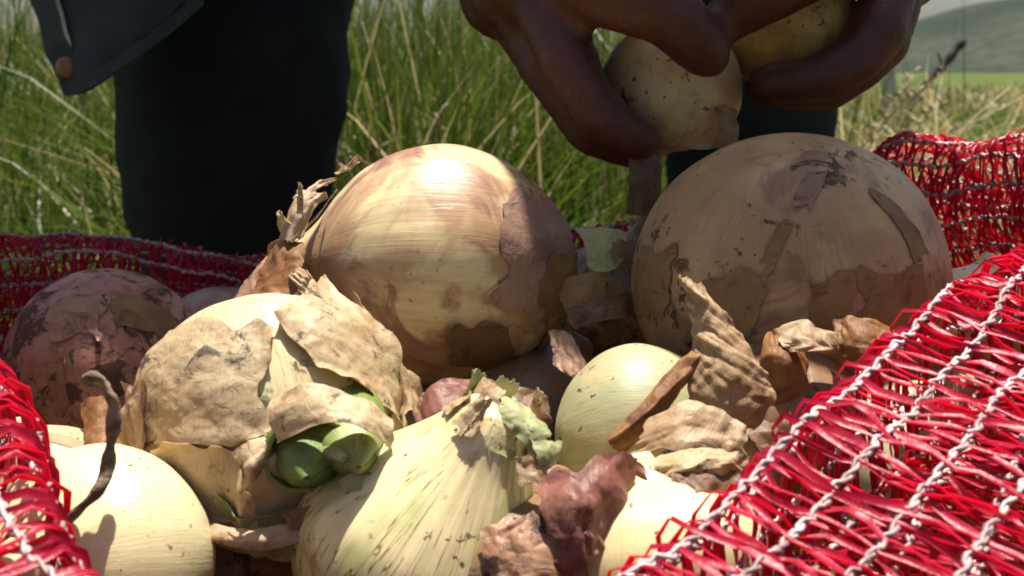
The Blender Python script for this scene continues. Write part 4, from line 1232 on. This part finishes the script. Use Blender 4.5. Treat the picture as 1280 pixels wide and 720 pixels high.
person = empty('person', (0.0, 1.12, 0.0), 'person in dark trousers and jacket bending over the sack, an onion in each hand', 'person')
LK, RK = P(285, 180, 1.06), P(932, 160, 1.24)
LA, RA = np.array([LK[0] + .012, LK[1] + .03, .09]), np.array([RK[0] + .015, RK[1] + .02, .09])
LH, RH = np.array([-.16, 1.34, .86]), np.array([.135, 1.38, .86])
SH_L, SH_R = np.array([-.22, .84, 1.00]), np.array([.15, .86, 1.02])   # image-left / image-right shoulder
CH = np.array([-.04, .88, 1.02]); PV = np.array([0.0, 1.38, .92])
HD = np.array([.122, .675, 1.03])
WL, WR_ = P(605, -150, .60), P(1140, -165, .60)
EL, ER = np.array([-.24, .64, .79]), np.array([.13, .76, .79])
pcs = []
# torso core, neck, head
pcs.append(capsule_chain([PV, (PV + CH) / 2 + np.array([0, -.02, .05]), CH], [.115, .11, .125]))
pcs.append(capsule_chain([CH, CH * .5 + HD * .5, HD], [.065, .055, .055]))
pcs.append(ellipsoid(HD + np.array([.005, -.03, .03]), (.078, .098, .108)))
pcs.append(ellipsoid(HD + np.array([.008, -.10, -.02]), (.052, .045, .055)))            # jaw
pcs.append(capsule_chain([HD + np.array([.008, -.128, .045]), HD + np.array([.010, -.150, .008])], [.009, .016], 5, 10))   # nose
pcs.append(capsule_chain([HD + np.array([-.012, -.137, -.028]), HD + np.array([.032, -.137, -.028])], [.008, .008], 5, 8))  # mouth
for s_ in (-1, 1):
    pcs.append(ellipsoid(HD + np.array([.005 + s_ * .080, -.02, .02]), (.012, .024, .034)))
    pcs.append(ellipsoid(HD + np.array([.006 + s_ * .033, -.118, .048]), (.016, .012, .010)))
# arms
pcs.append(capsule_chain([SH_L, EL, WL], [.058, .044, .030]))
pcs.append(capsule_chain([SH_R, ER, WR_], [.058, .044, .030]))
def hand(wrist, knuckles, fingers, thumb, palm_r=.0185, fr=(.0125, .0116, .0104, .0088)):
    for k, fg in zip(knuckles, fingers):
        kk = P(*k)
        pcs.append(capsule_chain([wrist, wrist * .45 + kk * .55, kk], [.0260, .0225, palm_r], 10, 12))
        pcs.append(capsule_chain([kk] + [P(*q) for q in fg], list(fr), 10, 12))
        for q, rr_ in zip(fg[:2], fr[1:3]):
            pcs.append(ellipsoid(P(*q), (rr_ * 1.12,) * 3, n=10))
    th = [P(*q) for q in thumb]
    pcs.append(capsule_chain([wrist * .8 + th[0] * .2] + th, [.026, .0215, .0160, .0138, .0105], 10, 12))
# hand on the left of the picture: fingers down the far side of the onion, thumb across its front
hand(WL, [(662, -22, .515), (640, -8, .545), (628, 2, .572), (622, 0, .598)],
     [[(712, 78, .492), (752, 146, .490), (798, 176, .494)],
      [(690, 88, .520), (738, 160, .514), (800, 188, .512)],
      [(680, 80, .552), (735, 152, .544), (795, 186, .534)],
      [(678, 60, .580), (728, 128, .570), (782, 165, .556)]],
     [(690, -90, .515), (748, -22, .482), (828, 12, .468), (882, 66, .474)])
# hand on the right: fingers cradle an onion from below
hand(WR_, [(1120, -62, .512), (1128, -45, .540), (1130, -35, .568), (1126, -35, .592)],
     [[(1096, 38, .496), (1040, 92, .492), (968, 104, .497)],
      [(1100, 52, .522), (1035, 106, .516), (955, 108, .516)],
      [(1096, 50, .550), (1030, 104, .544), (960, 102, .540)],
      [(1090, 36, .576), (1028, 88, .568), (972, 92, .560)]],
     [(1090, -120, .520), (1030, -60, .486), (965, -18, .474), (915, 18, .480)])
def skin_fold(co, n):
    return co + n * (.0006 * fbm(co * 150, 4, 3))[:, None]
fuse('body', pcs, .0034, 4, M_skin, person, skin_fold)

# trousers: two legs and seat, baggy folds
def fold(co, n):
    s_ = fbm(co * np.array([7, 7, 15]), 15, 3) * .008 + fbm(co * np.array([18, 18, 34]), 16, 3) * .004
    return co + n * s_[:, None]
pcs = [capsule_chain([LH, LH * .45 + LK * .55 + np.array([-.025, -.01, .02]), LK + np.array([.004, 0, .05]), LK + np.array([0, .01, -.05]), LA * .5 + LK * .5 + np.array([0, .02, 0]), LA], [.125, .104, .097, .088, .076, .075], 14, 24),
       capsule_chain([RH, RH * .45 + RK * .55 + np.array([0, -.01, .02]), RK + np.array([0, 0, .05]), RK + np.array([0, .01, -.05]), RA * .5 + RK * .5 + np.array([0, .02, 0]), RA], [.125, .108, .086, .082, .074, .074], 14, 24),
       capsule_chain([LH + np.array([.02, .02, .03]), RH + np.array([-.02, .02, .03])], [.14, .14], 14, 24)]
fuse('trousers', pcs, .009, 4, M_trous, person, fold)
for A_, s_ in ((LA, -1), (RA, 1)):
    pcs = [capsule_chain([A_ + np.array([0, .05, -.045]), A_ + np.array([s_ * .01, -.06, -.05]), A_ + np.array([s_ * .02, -.15, -.055])], [.042, .044, .036], 10, 16, flat=.9),
           capsule_chain([A_ + np.array([0, .03, -.04]), A_ + np.array([0, .01, .08])], [.05, .055], 8, 16)]
    def sole(co, n):
        co = co.copy(); co[:, 2] = np.maximum(co[:, 2], .004); return co
    fuse('boot', pcs, .007, 3, M_boot, person, sole)
# jacket: torso shell with sleeves pushed up to the elbow
def jfold(co, n):
    return co + n * (fbm(co * np.array([8, 9, 14]), 25, 3) * .012 + fbm(co * 26, 26, 2) * .004)[:, None]
pcs = [capsule_chain([PV + np.array([-.10, -.05, .01]), (PV + CH) / 2 + np.array([-.11, -.03, .03]), CH + np.array([-.12, .0, -.02])], [.12, .125, .12], 14, 24),
       capsule_chain([PV + np.array([.09, -.05, .01]), (PV + CH) / 2 + np.array([.09, -.03, .03]), CH + np.array([.10, .0, -.02])], [.12, .125, .12], 14, 24),
       capsule_chain([PV + np.array([0, -.03, .02]), (PV + CH) / 2 + np.array([0, -.03, .05]), CH + np.array([0, 0, .0])], [.155, .150, .150], 14, 24),
       capsule_chain([SH_L, (SH_L + SH_R) / 2 + np.array([0, .01, .02]), SH_R], [.085, .10, .085], 14, 20),
       capsule_chain([SH_L, SH_L * .5 + EL * .5, EL, EL * .55 + WL * .45], [.080, .072, .064, .056], 14, 20),
       capsule_chain([SH_R, SH_R * .5 + ER * .5, ER, ER * .55 + WR_ * .45], [.080, .072, .064, .056], 14, 20)]
jk = fuse('jacket', pcs, .010, 4, M_jack, person, jfold)
# front panel of the jacket hanging open beside the leg
jk_inv = Vector(person.location)
def jsheet(name, rows, nu, nv, th, mat, sd, rag=.0, wr=.004):
    o = sheet(name, ctrl_fn(rows), nu, nv, mat, person, rag=rag, seed=sd, wr=wr, wrs=26, th=th)
    o.parent = jk
    return o
jsheet('front_panel', [[(10, -330, 1.02), (20, -180, .95), (38, -40, .91), (58, 40, .895), (86, 117, .89)],
                       [(80, -340, 1.00), (75, -190, .925), (85, -50, .885), (96, 25, .875), (108, 112, .872)],
                       [(170, -350, 1.00), (150, -200, .92), (140, -70, .875), (138, 0, .865), (140, 92, .864)],
                       [(260, -360, 1.04), (230, -220, .94), (205, -110, .89), (196, -40, .875), (192, 54, .872)],
                       [(350, -370, 1.10), (320, -250, 1.00), (280, -150, .94), (262, -80, .92), (250, 4, .91)]], 70, 70, .003, M_jack, 91)
jsheet('placket', [[(4, -330, 1.018), (14, -180, .948), (32, -40, .908), (53, 40, .892), (84, 120, .886)],
                   [(28, -332, 1.008), (34, -183, .936), (52, -43, .896), (70, 36, .884), (98, 118, .880)],
                   [(56, -335, .998), (56, -186, .922), (70, -46, .884), (85, 32, .875), (112, 112, .870)]], 30, 80, .003, M_jack, 92, wr=.005)
jsheet('hem_band', [[(84, 106, .888), (86, 120, .887)], [(108, 98, .868), (110, 114, .867)], [(140, 78, .860), (142, 95, .859)], [(192, 40, .868), (194, 57, .867)], [(250, -10, .906), (252, 7, .905)]], 60, 12, .003, M_jack, 93, wr=.002)
M_thread = mat_simple('grey_thread', (0.10, 0.10, 0.10), (0.06, 0.06, 0.065), 200, .8, .2, .0005)
for ctr in ([(110, 96, .8645), (142, 78, .8575), (192, 40, .8655), (250, -10, .9035)], [(110, 106, .8635), (143, 88, .8565), (193, 50, .8645), (251, 0, .9025)]):
    pth = catmull(np.array([P(*q) for q in ctr]), 100)
    vv_, ff_, of_ = [], [], 0
    for k in range(0, 98, 3):
        v1, f1 = tube(pth[k:k + 3], .0007, 4, cap=False)
        vv_.append(v1); ff_.append(f1[0] + of_); of_ += len(v1)
    o = part('stitching', np.concatenate(vv_), np.concatenate(ff_), M_thread, person); o.parent = jk
bc = P(82, 84, .874)
vv, ff = tube(np.array([bc + np.array([0, .006, 0]), bc + np.array([0, .0015, 0]), bc, bc + np.array([0, -.0015, 0])]), [.0072, .0078, .007, .005], 20)
o = part('button', vv, ff, M_copper, person); o.parent = jk
# hair cap
def hairn(co, n):
    return co + n * (fbm(co * 90, 35, 3) * .006)[:, None]
fuse('hair', [ellipsoid(HD + np.array([.005, -.012, .055]), (.086, .098, .096)), ellipsoid(HD + np.array([.005, .02, .02]), (.082, .075, .09))], .006, 2, M_hair, person, hairn)

# crown and drooping brim: unseen headgear, added to shade hands and dull onion
hc = HD + np.array([.005, -.03, .075])
U, V = np.meshgrid(np.arange(48) / 48 * 2 * np.pi, np.linspace(0, 1, 20), indexing='ij')
hr_ = np.interp(V, [0, .25, .45, .55, 1], [.0, .075, .092, .096, .116]) * (1 + .03 * np.sin(U * 2 + .5))
hz_ = np.interp(V, [0, .25, .45, .55, 1], [.085, .075, .02, .0, -.028]) + .008 * np.sin(U * 3) * V
hv = np.stack([hc[0] + hr_ * np.cos(U), hc[1] + hr_ * np.sin(U) * 1.1, hc[2] + hz_], -1).reshape(-1, 3)
hf = grid_faces(48, 20, True)
part('shade_hat', np.concatenate([hv, hv - np.array([0, 0, .003])]), np.concatenate([hf, hf[:, ::-1] + len(hv)]), M_jack, person)

# ------------------------------------------------------------------ onions in the hands
oA = onion('pale brown onion gripped in the hand above the large dull onion', P(842, 104, .522), .0300, (-0.2, 0.35, -0.9), mat_onion('onion_skin_held', (0.58, 0.42, 0.24), (0.44, 0.27, 0.14), (0.24, 0.11, 0.07), seed=12.1, dirt_t=(.66, .72)), seed=111, group='onions held by the person', nu=96, nv=72)
for rows, m_, sd in [([[(786, 180, .505), (785, 225, .503), (782, 272, .505)], [(805, 176, .500), (806, 228, .498), (808, 275, .500)], [(825, 188, .505), (828, 232, .503), (822, 268, .506)]], PAP_BRN, 121),
                     ([[(892, 132, .498), (896, 160, .496), (888, 186, .497)], [(908, 130, .496), (912, 162, .494), (910, 188, .496)], [(920, 138, .5), (922, 165, .498), (918, 184, .50)]], PAP_DULL, 122),
                     ([[(838, 166, .503), (860, 178, .500), (896, 178, .500)], [(842, 176, .501), (865, 186, .498), (892, 186, .499)]], PAP_TAN, 123)]:
    sheet('dry_skin', ctrl_fn(rows), 30, 30, m_, oA.root, rag=.09, seed=sd, wr=.0012, ridge=.001)
oB = onion('yellow brown onion cradled in the hand beside the hill', P(985, 36, .530), .0305, (0.1, -0.2, 0.9), mat_onion('onion_skin_amber', (0.56, 0.36, 0.11), (0.42, 0.22, 0.07), (0.26, 0.12, 0.05), seed=13.3, dirt_t=(.66, .72)), seed=112, group='onions held by the person', nu=96, nv=72)
